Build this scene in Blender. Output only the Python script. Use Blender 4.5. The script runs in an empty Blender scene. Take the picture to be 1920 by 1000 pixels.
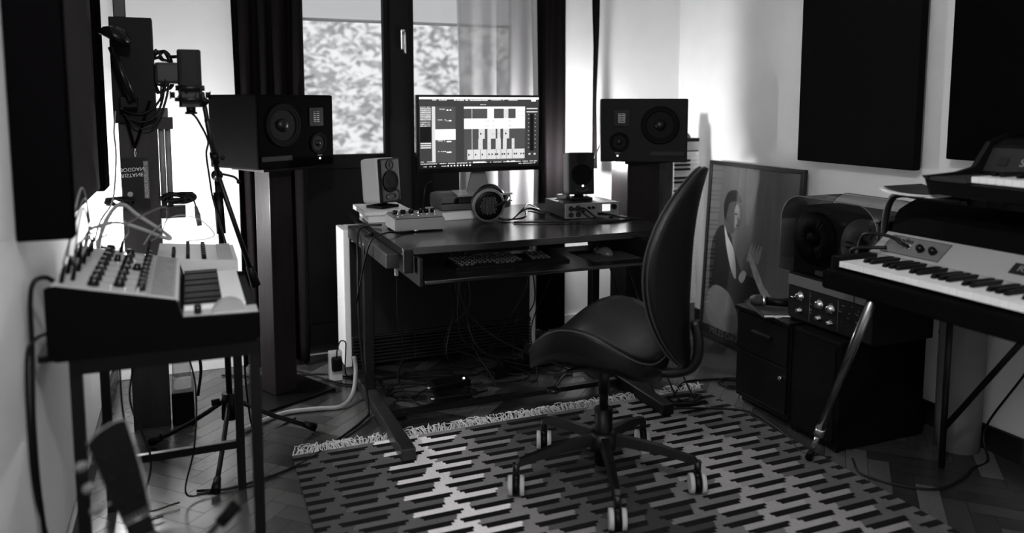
import bpy, bmesh, math, random
from mathutils import Vector, Matrix
random.seed(7)
S = bpy.context.scene
C = S.collection
PI = math.pi
R = math.radians

# ------------------------------------------------------------------ camera
cd = bpy.data.cameras.new('camera')
cam = bpy.data.objects.new('camera', cd); C.objects.link(cam)
cam.location = (0, 0, 1.25)
cam.rotation_euler = (R(90 - 6.019), 0, R(-22.425))
cd.sensor_width = 36; cd.lens = 27.56; cd.shift_y = -0.0781; cd.clip_start = .05
cd.dof.use_dof = True; cd.dof.focus_distance = 3.1; cd.dof.aperture_fstop = 1.4
S.camera = cam
S.view_settings.view_transform = 'Standard'
S.view_settings.look = 'None'
S.view_settings.gamma = 1
S.view_settings.exposure = 0.0

# ------------------------------------------------------------------ light levels
BULB_LEFT = 850.0       # emission of the bare bulb beside the synthesizer
BULB_RIGHT = 1300.0      # emission of the bulb behind the right monitor
GLOBE = 1600.0           # emission of the pendant globe near the camera
SKY = 1.15
w = bpy.data.worlds.new('overcast_sky'); S.world = w; w.use_nodes = True
w.node_tree.nodes['Background'].inputs[0].default_value = (.97, .98, 1, 1)
w.node_tree.nodes['Background'].inputs[1].default_value = SKY

# ------------------------------------------------------------------ materials
MATS = {}
def M(name, c=.5, rough=.6, metal=0., noise=0., scale=20., bump=0., emit=0., alpha=None, trans=0., coat=0., spec=.22, stretch=None):
    if name in MATS: return MATS[name]
    m = bpy.data.materials.new(name); m.use_nodes = True
    nt = m.node_tree; N = nt.nodes; L = nt.links; b = N['Principled BSDF']
    col = (c, c, c) if not isinstance(c, tuple) else c
    b.inputs['Base Color'].default_value = (*col, 1)
    b.inputs['Roughness'].default_value = rough
    b.inputs['Metallic'].default_value = metal
    b.inputs['Coat Weight'].default_value = coat
    b.inputs['Specular IOR Level'].default_value = spec
    if trans: b.inputs['Transmission Weight'].default_value = trans
    if alpha is not None: b.inputs['Alpha'].default_value = alpha
    if emit:
        b.inputs['Emission Color'].default_value = (*col, 1)
        b.inputs['Emission Strength'].default_value = emit
    tc = N.new('ShaderNodeTexCoord')
    mp = N.new('ShaderNodeMapping'); L.new(tc.outputs['Object'], mp.inputs[0])
    if stretch: mp.inputs['Scale'].default_value = stretch
    nz = N.new('ShaderNodeTexNoise'); nz.inputs['Scale'].default_value = scale; nz.inputs['Detail'].default_value = 5
    L.new(mp.outputs[0], nz.inputs['Vector'])
    cr = N.new('ShaderNodeMapRange'); L.new(nz.outputs['Fac'], cr.inputs[0])
    k = max(noise, .03)
    cr.inputs[3].default_value = 1 - k; cr.inputs[4].default_value = 1 + k
    mx = N.new('ShaderNodeMix'); mx.data_type = 'RGBA'; mx.blend_type = 'MULTIPLY'; mx.inputs[0].default_value = 1
    mx.inputs[6].default_value = (*col, 1)
    L.new(cr.outputs[0], mx.inputs[7]); L.new(mx.outputs[2], b.inputs['Base Color'])
    if bump:
        bp = N.new('ShaderNodeBump'); bp.inputs['Strength'].default_value = bump; bp.inputs['Distance'].default_value = .004
        L.new(nz.outputs['Fac'], bp.inputs['Height']); L.new(bp.outputs[0], b.inputs['Normal'])
    MATS[name] = m
    return m
def attr_mat(name, rough, bump=.3, scale=60, grain=(1, 1, 1), spec=.5, k=.25):
    """grey level read from the mesh attribute 'tone' times a fine noise"""
    m = bpy.data.materials.new(name); m.use_nodes = True
    nt = m.node_tree; N = nt.nodes; L = nt.links; b = N['Principled BSDF']
    a = N.new('ShaderNodeAttribute'); a.attribute_name = 'tone'
    uv = N.new('ShaderNodeTexCoord'); mp = N.new('ShaderNodeMapping'); mp.inputs['Scale'].default_value = grain
    L.new(uv.outputs['UV'], mp.inputs[0])
    nz = N.new('ShaderNodeTexNoise'); nz.inputs['Scale'].default_value = scale; nz.inputs['Detail'].default_value = 6
    L.new(mp.outputs[0], nz.inputs['Vector'])
    cr = N.new('ShaderNodeMapRange'); L.new(nz.outputs['Fac'], cr.inputs[0]); cr.inputs[3].default_value = 1 - k; cr.inputs[4].default_value = 1 + k
    mx = N.new('ShaderNodeMix'); mx.data_type = 'RGBA'; mx.blend_type = 'MULTIPLY'; mx.inputs[0].default_value = 1
    L.new(a.outputs['Color'], mx.inputs[6]); L.new(cr.outputs[0], mx.inputs[7]); L.new(mx.outputs[2], b.inputs['Base Color'])
    b.inputs['Roughness'].default_value = rough; b.inputs['Specular IOR Level'].default_value = spec
    bp = N.new('ShaderNodeBump'); bp.inputs['Strength'].default_value = bump; bp.inputs['Distance'].default_value = .003
    L.new(nz.outputs['Fac'], bp.inputs['Height']); L.new(bp.outputs[0], b.inputs['Normal'])
    return m
plaster = M('painted_plaster', .72, .9, noise=.05, scale=9, bump=.15)
plaster_soft = M('ceiling_paint', .6, .9, noise=.05, scale=9, bump=.1)
skirt = M('dark_skirting_paint', .006, .5)
black = M('black_plastic', (.0022, .002, .0022), .45, spec=.15, bump=.05, scale=200)
blackgloss = M('black_gloss_plastic', .004, .18)
blackfab = M('black_acoustic_fabric', (.003, .0026, .003), .95, spec=.0, noise=.3, scale=300, bump=.4)
greyfab = M('charcoal_acoustic_fabric', (.05, .046, .048), .95, spec=.0, noise=.3, scale=300, bump=.4)
spk = M('speaker_cabinet_paint', (.0015, .0013, .0015), .7, spec=.02, noise=.1, scale=150, bump=.08)
cone = M('speaker_cone', .0025, .6, spec=.1)
dustcap = M('speaker_dust_cap', .004, .35, spec=.25)
metalblk = M('black_powder_coated_steel', .003, .4, spec=.3, bump=.1, scale=300)
chrome = M('chrome', .75, .18, 1.)
steel = M('brushed_steel', .5, .35, 1., noise=.1, scale=80)
greymet = M('grey_painted_metal', .16, .45, noise=.08, scale=120, bump=.05)
silver = M('silver_painted_wood', .3, .5, noise=.12, scale=250, bump=.1)
white = M('white_paint', .75, .45)
cream = M('cream_plastic', .62, .4)
paper = M('paper', .75, .8)
keyw = M('white_key_plastic', .82, .3)
keyb = M('black_key_plastic', .002, .4, spec=.25)
cable = M('black_cable_rubber', .003, .5)
cablew = M('pale_cable_sleeve', .26, .5)
cablem = M('mid_grey_cable_rubber', .12, .5)
woodblk = M('black_stained_wood', (.004, .0035, .0037), .32, noise=.4, scale=7, stretch=(12, 1, 1), bump=.15)
woodcol = M('dark_varnished_wood', (.012, .010, .0105), .28, noise=.5, scale=5, stretch=(8, 8, .7), bump=.2)
wooddk = M('dark_wood_pillar', (.04, .036, .038), .6, spec=.15, noise=.4, scale=5, stretch=(8, 8, .7), bump=.2)
deskm = M('black_desk_laminate', .006, .2, spec=.8, noise=.15, scale=40, bump=.03)
deskside = M('worn_steel_beam', .05, .35, .6, noise=.4, scale=30)
leather = M('black_leather', (.003, .0027, .003), .38, spec=.3, noise=.15, scale=160, bump=.35)
tolex = M('black_tolex', (.002, .0018, .002), .7, spec=.05, noise=.2, scale=260, bump=.5)
drape = M('dark_curtain_cloth', (.007, .006, .0065), .95, spec=0., noise=.15, scale=120, bump=.2)
doorpaint = M('dark_grey_door_paint', (.009, .008, .0087), .6, spec=.06, noise=.1, scale=30)
heater_w = M('white_enamel', .85, .5, noise=.05, scale=60)
heater_d = M('shaded_heater_front', (.02, .018, .019), .5, spec=.1, noise=.15, scale=60)  # shade on the heater front, put into a dark colour
led = M('white_indicator_light', 1., .4, emit=9.)
bulb_l = M('lit_bulb_left', (1, 1, 1), .4, emit=BULB_LEFT)
bulb_r = M('lit_bulb_right', (1, 1, 1), .4, emit=BULB_RIGHT)
foam = M('grey_foam_grille', .006, .9, spec=.0, noise=.4, scale=200, bump=.5)
ink = M('black_ink', .01, .6)
paleink = M('pale_print', .45, .6)
dimprint = M('dim_print', .12, .6)

def sheer_mat():
    m = bpy.data.materials.new('sheer_curtain_voile'); m.use_nodes = True
    N = m.node_tree.nodes; L = m.node_tree.links
    N.remove(N['Principled BSDF'])
    d = N.new('ShaderNodeBsdfDiffuse'); d.inputs[0].default_value = (.52, .51, .52, 1)
    t = N.new('ShaderNodeBsdfTranslucent'); t.inputs[0].default_value = (.3, .29, .3, 1)
    tr = N.new('ShaderNodeBsdfTransparent'); tr.inputs[0].default_value = (1, 1, 1, 1)
    a = N.new('ShaderNodeMixShader'); a.inputs[0].default_value = .3
    L.new(d.outputs[0], a.inputs[1]); L.new(t.outputs[0], a.inputs[2])
    b = N.new('ShaderNodeMixShader')
    tc = N.new('ShaderNodeTexCoord'); nz = N.new('ShaderNodeTexNoise'); nz.inputs['Scale'].default_value = 300
    L.new(tc.outputs['Object'], nz.inputs['Vector'])
    mr = N.new('ShaderNodeMapRange'); mr.inputs[3].default_value = .72; mr.inputs[4].default_value = .9
    L.new(nz.outputs['Fac'], mr.inputs[0]); L.new(mr.outputs[0], b.inputs[0])
    L.new(a.outputs[0], b.inputs[2]); L.new(tr.outputs[0], b.inputs[1])
    L.new(b.outputs[0], N['Material Output'].inputs[0])
    return m
def clear_mat(name, tint, fac, rough=.05):
    m = bpy.data.materials.new(name); m.use_nodes = True
    N = m.node_tree.nodes; L = m.node_tree.links
    N.remove(N['Principled BSDF'])
    g = N.new('ShaderNodeBsdfGlossy'); g.inputs['Roughness'].default_value = rough; g.inputs[0].default_value = (.9, .9, .9, 1)
    tr = N.new('ShaderNodeBsdfTransparent'); tr.inputs[0].default_value = (tint, tint, tint, 1)
    f = N.new('ShaderNodeLayerWeight'); f.inputs[0].default_value = .5
    pw = N.new('ShaderNodeMath'); pw.operation = 'POWER'; pw.inputs[1].default_value = 5.
    L.new(f.outputs['Facing'], pw.inputs[0])
    mt = N.new('ShaderNodeMath'); mt.operation = 'MULTIPLY_ADD'; mt.inputs[1].default_value = .9; mt.inputs[2].default_value = fac + .03
    L.new(pw.outputs[0], mt.inputs[0])
    b = N.new('ShaderNodeMixShader'); L.new(mt.outputs[0], b.inputs[0])
    L.new(tr.outputs[0], b.inputs[1]); L.new(g.outputs[0], b.inputs[2])
    L.new(b.outputs[0], N['Material Output'].inputs[0])
    return m
sheer = sheer_mat()
pane = clear_mat('window_glass', .9, .0)
smoked = clear_mat('smoked_acrylic', .42, .02)
picglass = clear_mat('picture_glass', .97, .0)

# ------------------------------------------------------------------ mesh helpers
def nb(): return bmesh.new()
def quad(b, vs, mi=0):
    f = b.faces.new([b.verts.new(v) for v in vs]); f.material_index = mi; return f
def box(b, x0, x1, y0, y1, z0, z1, bev=0., T=None, mi=0):
    r = bmesh.ops.create_cube(b, size=1)
    vs = r['verts']
    for v in vs:
        v.co = Vector(((x0 + x1) / 2 + v.co.x * (x1 - x0), (y0 + y1) / 2 + v.co.y * (y1 - y0), (z0 + z1) / 2 + v.co.z * (z1 - z0)))
    fs = {f for v in vs for f in v.link_faces}
    if bev > 0:
        es = list({e for v in vs for e in v.link_edges})
        g = bmesh.ops.bevel(b, geom=es, offset=bev, segments=2, affect='EDGES', profile=.6)
        vs = list({v for f in g['faces'] for v in f.verts} | {v for v in vs if v.is_valid})
        fs = {f for v in vs for f in v.link_faces}
    for f in fs: f.material_index = mi
    if T is not None:
        for v in vs: v.co = T @ v.co
    return vs
def cyl(b, p0, p1, r0, r1=None, seg=20, cap=True, bev=0):
    p0 = Vector(p0); p1 = Vector(p1); r1 = r0 if r1 is None else r1
    d = (p1 - p0); q = d.to_track_quat('Z', 'Y')
    rings = []
    for p, r in ((p0, r0), (p1, r1)):
        rings.append([b.verts.new(p + q @ Vector((math.cos(2 * PI * i / seg) * r, math.sin(2 * PI * i / seg) * r, 0))) for i in range(seg)])
    for i in range(seg):
        f = b.faces.new([rings[0][i], rings[0][(i + 1) % seg], rings[1][(i + 1) % seg], rings[1][i]]); f.smooth = True
    if cap:
        b.faces.new(rings[0][::-1]); b.faces.new(rings[1])
def lathe(b, prof, T=None, seg=32):
    """prof: (r, z) pairs, about z"""
    T = T or Matrix()
    rings = []
    for r, z in prof:
        if r < 1e-5: rings.append([b.verts.new(T @ Vector((0, 0, z)))])
        else: rings.append([b.verts.new(T @ Vector((r * math.cos(2 * PI * i / seg), r * math.sin(2 * PI * i / seg), z))) for i in range(seg)])
    for A, B in zip(rings, rings[1:]):
        for i in range(seg):
            j = (i + 1) % seg
            if len(A) == 1 and len(B) == 1: continue
            if len(A) == 1: f = b.faces.new([A[0], B[j], B[i]])
            elif len(B) == 1: f = b.faces.new([A[i], A[j], B[0]])
            else: f = b.faces.new([A[i], A[j], B[j], B[i]])
            f.smooth = True
def smooth_path(pts, n=6):
    P = [Vector(p) for p in pts]
    if len(P) < 3 or n <= 1: return P
    P = [P[0] * 2 - P[1]] + P + [P[-1] * 2 - P[-2]]
    out = []
    for i in range(1, len(P) - 2):
        a, b_, c, d = P[i - 1:i + 3]
        for k in range(n):
            t = k / n
            out.append(.5 * ((2 * b_) + (c - a) * t + (2 * a - 5 * b_ + 4 * c - d) * t * t + (3 * b_ - a - 3 * c + d) * t ** 3))
    out.append(P[-2])
    return out
def tube(b, pts, r, seg=8, n=6, closed=False):
    P = smooth_path(pts, n)
    rad = r if callable(r) else (lambda t: r)
    up = Vector((0, 0, 1)); prev = None; rings = []
    for i, p in enumerate(P):
        d = (P[min(i + 1, len(P) - 1)] - P[max(i - 1, 0)])
        if d.length < 1e-9: d = Vector((0, 0, 1))
        d.normalize()
        if prev is None:
            a = d.cross(up)
            if a.length < .05: a = d.cross(Vector((1, 0, 0)))
        else:
            a = prev - d * prev.dot(d)
            if a.length < 1e-6: a = d.cross(Vector((1, 0, .3)))
        a.normalize(); prev = a; c = d.cross(a)
        q = rad(i / (len(P) - 1))
        rings.append([b.verts.new(p + (a * math.cos(2 * PI * k / seg) + c * math.sin(2 * PI * k / seg)) * q) for k in range(seg)])
    for A, B in zip(rings, rings[1:]):
        for k in range(seg):
            f = b.faces.new([A[k], A[(k + 1) % seg], B[(k + 1) % seg], B[k]]); f.smooth = True
    b.faces.new(rings[0][::-1]); b.faces.new(rings[-1])
def bar(b, p0, p1, wd, ht, bev=.0, up=(0, 0, 1)):
    """rectangular bar from p0 to p1"""
    p0 = Vector(p0); p1 = Vector(p1); d = p1 - p0; L_ = d.length; d.normalize()
    u = Vector(up); s = d.cross(u)
    if s.length < .05: s = d.cross(Vector((0, 1, 0)))
    s.normalize(); u = s.cross(d)
    T = Matrix(((s.x, d.x, u.x, p0.x), (s.y, d.y, u.y, p0.y), (s.z, d.z, u.z, p0.z), (0, 0, 0, 1)))
    box(b, -wd / 2, wd / 2, 0, L_, -ht / 2, ht / 2, bev, T)
def prism(b, prof, a0, a1, axis='y', mi=0):
    """extrude a closed profile; axis y: prof is (x,z); axis x: (y,z); axis z: (x,y)"""
    def mk(p, a):
        if axis == 'y': return (p[0], a, p[1])
        if axis == 'x': return (a, p[0], p[1])
        return (p[0], p[1], a)
    A = [b.verts.new(mk(p, a0)) for p in prof]; B = [b.verts.new(mk(p, a1)) for p in prof]
    n = len(prof)
    for i in range(n):
        f = b.faces.new([A[i], A[(i + 1) % n], B[(i + 1) % n], B[i]]); f.material_index = mi
    f = b.faces.new(A[::-1]); f.material_index = mi
    f = b.faces.new(B); f.material_index = mi
def ball(b, c, r, sx=1, sy=1, sz=1, seg=16):
    T = Matrix.Translation(c) @ Matrix.Diagonal((sx, sy, sz, 1))
    g = bmesh.ops.create_uvsphere(b, u_segments=seg, v_segments=seg // 2, radius=r, matrix=T)
    for v in g['verts']:
        for f in v.link_faces: f.smooth = True
def TR(x=0, y=0, z=0, rx=0, ry=0, rz=0):
    return Matrix.Translation((x, y, z)) @ Matrix.Rotation(rz, 4, 'Z') @ Matrix.Rotation(ry, 4, 'Y') @ Matrix.Rotation(rx, 4, 'X')
def xf(b, T):
    for v in b.verts: v.co = T @ v.co
    return b
def word(b, text, size, T, depth=.0006, mi=0, bold=0.):
    """lettering as real raised geometry: letters drawn in local xy, facing +z"""
    cu = bpy.data.curves.new('lettering', 'FONT'); cu.body = text; cu.size = size; cu.extrude = depth; cu.align_x = 'CENTER'; cu.align_y = 'CENTER'
    cu.offset = bold
    o = bpy.data.objects.new('lettering', cu); C.objects.link(o)
    bpy.context.view_layer.update()
    me = bpy.data.meshes.new_from_object(o.evaluated_get(bpy.context.evaluated_depsgraph_get()))
    n0 = len(b.verts); nf = len(b.faces)
    b.from_mesh(me); b.verts.ensure_lookup_table(); b.faces.ensure_lookup_table()
    for v in b.verts[n0:]: v.co = T @ v.co
    for f in b.faces[nf:]: f.material_index = mi
    bpy.data.objects.remove(o); bpy.data.curves.remove(cu); bpy.data.meshes.remove(me)

# ------------------------------------------------------------------ object helpers
INV = {}
def obj(name, b, mats, parent=None, kind=None, label=None):
    if parent is not None and parent.name in INV:
        Ti = INV[parent.name]
        for v in b.verts: v.co = Ti @ v.co
    bmesh.ops.recalc_face_normals(b, faces=b.faces[:])
    me = bpy.data.meshes.new(name); b.to_mesh(me); b.free()
    for m in (mats if isinstance(mats, (list, tuple)) else [mats]): me.materials.append(m)
    o = bpy.data.objects.new(name, me); C.objects.link(o)
    if parent is not None:
        o.parent = parent
        if parent.name in INV: INV[o.name] = INV[parent.name]
    if kind: o['kind'] = kind
    if label: o['label'] = label
    return o
def tag(o, label, cat, group=None, kind=None):
    o['label'] = label; o['category'] = cat
    if group: o['group'] = group
    if kind: o['kind'] = kind
    return o
def thing(name, label, cat, loc=(0, 0, 0), rz=0., group=None, world=False):
    """Empty at a thing's base.  world=True: its parts are given in room coordinates"""
    o = bpy.data.objects.new(name, None); C.objects.link(o); o.empty_display_size = .05
    o.location = loc; o.rotation_euler = (0, 0, rz)
    tag(o, label, cat, group)
    if world: INV[o.name] = (Matrix.Translation(loc) @ Matrix.Rotation(rz, 4, 'Z')).inverted()
    return o
def copytree(o, parent=None):
    c = o.copy(); C.objects.link(c); c.parent = parent
    if o.name in INV: INV[c.name] = INV[o.name]
    for ch in list(o.children): copytree(ch, c)
    return c
def struct(name, b, mats, parent=None):
    return obj(name, b, mats, parent, kind='structure')
def B1(fn, *a, **k):
    b = nb(); fn(b, *a, **k); return b

# ================================================================== THE ROOM
XL, XR, YB, YF, ZC = -.35, 2.65, 3.88, -1.3, 2.75
# floor: oak herringbone, every block its own tone
fl = nb(); lay = fl.loops.layers.float_color.new('tone'); uvl = fl.loops.layers.uv.new('UVMap')
def fface(pts, tone, uvs):
    f = fl.faces.new([fl.verts.new(p) for p in pts])
    for l, u in zip(f.loops, uvs): l[lay] = (tone * 1.03, tone, tone * .99, 1); l[uvl].uv = u
PW, PL = .07, .35
n = int(PL / PW)
box_lo = (XL - .02, YF - .02); box_hi = (XR + .02, YB + .02)
c45 = math.cos(R(45)); s45 = math.sin(R(45))
def put(x0, y0, x1, y1, horiz):
    g = .0008
    P = [(x0 + g, y0 + g), (x1 - g, y0 + g), (x1 - g, y1 - g), (x0 + g, y1 - g)]
    W_ = [(p[0] * c45 - p[1] * s45, p[0] * s45 + p[1] * c45) for p in P]
    if max(p[0] for p in W_) < box_lo[0] or min(p[0] for p in W_) > box_hi[0] or max(p[1] for p in W_) < box_lo[1] or min(p[1] for p in W_) > box_hi[1]: return
    tone = random.choice([.02, .03, .042, .055, .07]) * random.uniform(.9, 1.1) * (1.08 if horiz else .94)
    o_ = random.uniform(0, 50)
    u = [(0, 0), (1, 0), (1, 1), (0, 1)]
    if horiz: u = [(o_ + a * PL, o_ + c_ * PW) for a, c_ in u]
    else: u = [(o_ + c_ * PL, o_ + a * PW) for a, c_ in u]
    fface([(p[0], p[1], 0) for p in W_], tone, u)
for k in range(-80, 110):
    for j in range(-16, 20):
        ox, oy = k * PW + j * PL, k * PW - j * PL
        put(ox, oy, ox + PL, oy + PW, True)
        put(ox + PL, oy + PW - PL, ox + PL + PW, oy + PW, False)
for co, no in (((box_lo[0], 0, 0), (-1, 0, 0)), ((box_hi[0], 0, 0), (1, 0, 0)), ((0, box_lo[1], 0), (0, -1, 0)), ((0, box_hi[1], 0), (0, 1, 0))):
    bmesh.ops.bisect_plane(fl, geom=fl.verts[:] + fl.edges[:] + fl.faces[:], plane_co=co, plane_no=no, clear_outer=True)
fface([(XL, YF, -.002), (XR, YF, -.002), (XR, YB, -.002), (XL, YB, -.002)], .02, [(0, 0), (1, 0), (1, 1), (0, 1)])
struct('floor', fl, attr_mat('oak_herringbone_parquet', .26, .08, 14, (2, 22, 1), k=.3, spec=.7))
b = nb(); box(b, XL - .1, XR + .1, YF - .1, YB + .3, ZC, ZC + .1); struct('ceiling', b, plaster_soft)
b = nb(); box(b, XL - .12, XL, YF - .1, YB + .2, 0, ZC); struct('wall_left', b, plaster)
b = nb(); box(b, XR, XR + .12, YF - .1, YB + .2, 0, ZC); struct('wall_right', b, plaster)
# wall behind the camera, with an unseen opening added to let in soft sky fill
b = nb(); box(b, XL, 1.35, YF - .12, YF, 0, ZC); box(b, 2.25, XR, YF - .12, YF, 0, ZC); box(b, 1.35, 2.25, YF - .12, YF, 2.05, ZC)
struct('wall_front', b, plaster)
# back wall round the glazed balcony door
DX0, DX1, DZ = .42, 1.72, 2.25
b = nb(); box(b, XL, DX0, YB, YB + .2, 0, ZC); box(b, DX1, XR, YB, YB + .2, 0, ZC); box(b, DX0, DX1, YB, YB + .2, DZ, ZC)
struct('wall_back', b, plaster)
for nm, a in (('baseboard_left', (XL, XL + .015, YF, YB)), ('baseboard_right', (XR - .018, XR, YF, YB))):
    b = nb(); box(b, a[0], a[1], a[2], a[3], 0, .09, .003); struct(nm, b, skirt)
b = nb(); box(b, XL + .02, DX0, YB - .015, YB, 0, .07, .003); box(b, DX1, XR - .02, YB - .015, YB, 0, .07, .003); struct('baseboard_back', b, heater_w)

# balcony door: two leaves, glazed above, solid dark panel below
b = nb()
box(b, DX0, DX1, YB + .04, YB + .12, DZ - .07, DZ, .004); box(b, DX0, DX0 + .065, YB + .04, YB + .12, 0, DZ - .07, .004)
box(b, DX1 - .06, DX1, YB + .04, YB + .12, 0, DZ - .07, .004); box(b, DX0, DX1, YB + .04, YB + .12, 0, .05, .004)
dfr = struct('window_1', b, doorpaint)
def leaf(x0, x1, name):
    b = nb(); y0, y1 = YB + .03, YB + .08
    s = .045
    box(b, x0, x0 + s, y0, y1, .05, DZ - .07, .004); box(b, x1 - s, x1, y0, y1, .05, DZ - .07, .004)
    box(b, x0, x1, y0, y1, DZ - .12, DZ - .07, .004); box(b, x0 + s, x1 - s, y0, y1, .93, 1.0, .004); box(b, x0, x1, y0, y1, .05, .15, .004)
    box(b, x0 + s, x1 - s, y0 + .02, y1 - .01, .15, .93, .002)
    o = struct('sash', b, doorpaint, dfr)
    b = nb(); box(b, x0 + s, x1 - s, y0 + .022, y0 + .028, 1.0, DZ - .12); obj('pane', b, pane, o)
    return o
leaf(DX0 + .065, .965, 'a'); s2 = leaf(1.03, DX1 - .06, 'b')
b = nb(); box(b, .945, 1.05, YB + .005, YB + .04, .05, DZ - .07, .006)      # meeting stile cover
struct('meeting_stile', b, doorpaint, dfr)
b = nb(); box(b, 1.0, 1.022, YB - .006, YB + .006, 1.52, 1.62, .004); tube(b, [(1.011, YB - .006, 1.60), (1.011, YB - .035, 1.60), (1.011, YB - .04, 1.55), (1.011, YB - .04, 1.5)], .006)
obj('handle', b, steel, dfr)
# translucent blind let down over the top of the glazing, outside
bl = bpy.data.materials.new('translucent_blind_cloth'); bl.use_nodes = True
N_ = bl.node_tree.nodes; N_.remove(N_['Principled BSDF'])
tb = N_.new('ShaderNodeBsdfTranslucent'); tb.inputs[0].default_value = (.8, .8, .8, 1)
bl.node_tree.links.new(tb.outputs[0], N_['Material Output'].inputs[0])
b = nb(); quad(b, [(DX0 + .06, YB + .15, 1.67), (DX1 - .05, YB + .15, 1.67), (DX1 - .05, YB + .15, DZ), (DX0 + .06, YB + .15, DZ)])
bo = struct('trim_1', b, bl)
b = nb(); cyl(b, (DX0 + .06, YB + .15, 1.668), (DX1 - .05, YB + .15, 1.668), .008); struct('blind_rod', b, white, bo)

# ================================================================== OUTSIDE: tree beyond the glass
def tree(x, y, h, rad, nleaf, label, seed, tone):
    rnd = random.Random(seed)
    t = thing('leafy_tree', label, 'tree', (x, y, -3.), 0, 'trees beyond the balcony door')
    b = nb(); tube(b, [(0, 0, 0), (.08, .05, 1.5), (-.05, 0, 3.2), (.1, 0, h)], lambda q: .16 * (1 - q * .8), 10)
    for i in range(14):
        a = rnd.uniform(0, 2 * PI); z = rnd.uniform(2, h - .5); q = rad * rnd.uniform(.5, .95)
        tube(b, [(0, 0, z), (math.cos(a) * q * .5, math.sin(a) * q * .5, z + .5), (math.cos(a) * q, math.sin(a) * q, z + .7)], lambda u: .04 * (1 - u * .8), 6)
    obj('trunk', b, M('bark', .08, .9, noise=.4, scale=10, bump=.5), t)
    b = nb()
    for i in range(nleaf):
        cl = rnd.random()
        a = rnd.uniform(0, 2 * PI); e = rnd.uniform(-1, 1); rr = rad * rnd.random() ** .4
        c = Vector((math.cos(a) * rr * math.sqrt(1 - e * e), math.sin(a) * rr * math.sqrt(1 - e * e), h * .62 + e * h * .42))
        c += Vector((math.sin(c.z * 5 + c.x * 4), math.sin(c.x * 6), math.cos(c.y * 5 + c.x * 3))) * .25
        q = Matrix.Rotation(rnd.uniform(0, 6.3), 3, 'Z') @ Matrix.Rotation(rnd.uniform(-1, 1), 3, 'X') @ Matrix.Rotation(rnd.uniform(0, 6.3), 3, 'Z')
        s = rnd.uniform(.05, .14)
        quad(b, [c + q @ Vector(p) for p in ((-s, 0, 0), (0, -s * .5, s * .12), (s, 0, 0), (0, s * .5, s * .12))])
    obj('foliage', b, M('leaves_%d' % seed, tone * 1.5, .5, noise=.4, scale=4), t, kind='stuff')
tree(.6, 12.5, 6.6, 2.6, 7500, 'broad leafy tree seen through the left half of the balcony door', 3, .5)
tree(6.4, 13.5, 6.8, 2.9, 7500, 'leafy tree seen through the sheer curtain, right of the other one', 5, .42)
b = nb(); box(b, -6, 12, 4.3, 16, -3.1, -3.0)
o = obj('lawn', b, M('grass', .12, .9, noise=.5, scale=6, bump=.5)); o['kind'] = 'structure'; o.name = 'ground_outside'

# ================================================================== CURTAINS
def curtain(name, x0, x1, y, z0, z1, folds, amp, mat, label, taper=None, seed=0, thick=.004):
    rnd = random.Random(seed)
    b = nb(); nu, nv = int(folds * 12), 26
    ph = [rnd.uniform(-.5, .5) for _ in range(int(folds) + 2)]
    t = thing(name, label, 'curtain', ((x0 + x1) / 2, y, z0), 0, None, True)
    V = []
    for j in range(nv + 1):
        v = j / nv; row = []
        for i in range(nu + 1):
            u = i / nu
            q = u * folds * 2 * PI
            k = int(u * folds)
            am = amp * (.7 + .3 * math.sin(k * 2.3 + seed)) * (1.15 - .35 * v)
            xx = x0 + (x1 - x0) * u + .006 * math.sin(q * .5 + v * 5)
            if taper: xx = taper(u, v, xx)
            yy = y + am * math.sin(q + ph[k] * (1 - v)) + .006 * math.sin(v * 9 + u * 7)
            row.append(b.verts.new((xx, yy, z0 + (z1 - z0) * v)))
        V.append(row)
    for j in range(nv):
        for i in range(nu):
            f = b.faces.new([V[j][i], V[j][i + 1], V[j + 1][i + 1], V[j + 1][i]]); f.smooth = True
    o = obj('cloth', b, mat, t)
    if thick:
        m = o.modifiers.new('thickness', 'SOLIDIFY'); m.thickness = thick
    b = nb(); cyl(b, (x0 - .02, y, z1 + .01), (x1 + .02, y, z1 + .01), .011)
    obj('rail', b, metalblk, t)
    return t
curtain('dark_curtain', .20, .50, 3.78, .02, 2.45, 4, .035, drape, 'full-length dark curtain left of the balcony door, behind the left monitor speaker', seed=1)
curtain('dark_curtain', 1.715, 1.885, 3.80, .02, 2.45, 2.5, .028, drape, 'narrow dark curtain right of the sheer one, beside the computer screen', seed=2)
curtain('sheer_curtain', 1.27, 1.685, 3.80, .02, 2.45, 4, .024, sheer, 'pale see-through curtain over the right part of the balcony door', seed=3, thick=0)
curtain('dark_curtain', 2.005, 2.06, 3.76, .9, 2.45, 1, .02, drape, 'slim dark curtain strip against the bright wall, just left of the right monitor speaker', seed=4,
        taper=lambda u, v, x: x + (.5 - u) * .03 * (1 - v))

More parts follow.
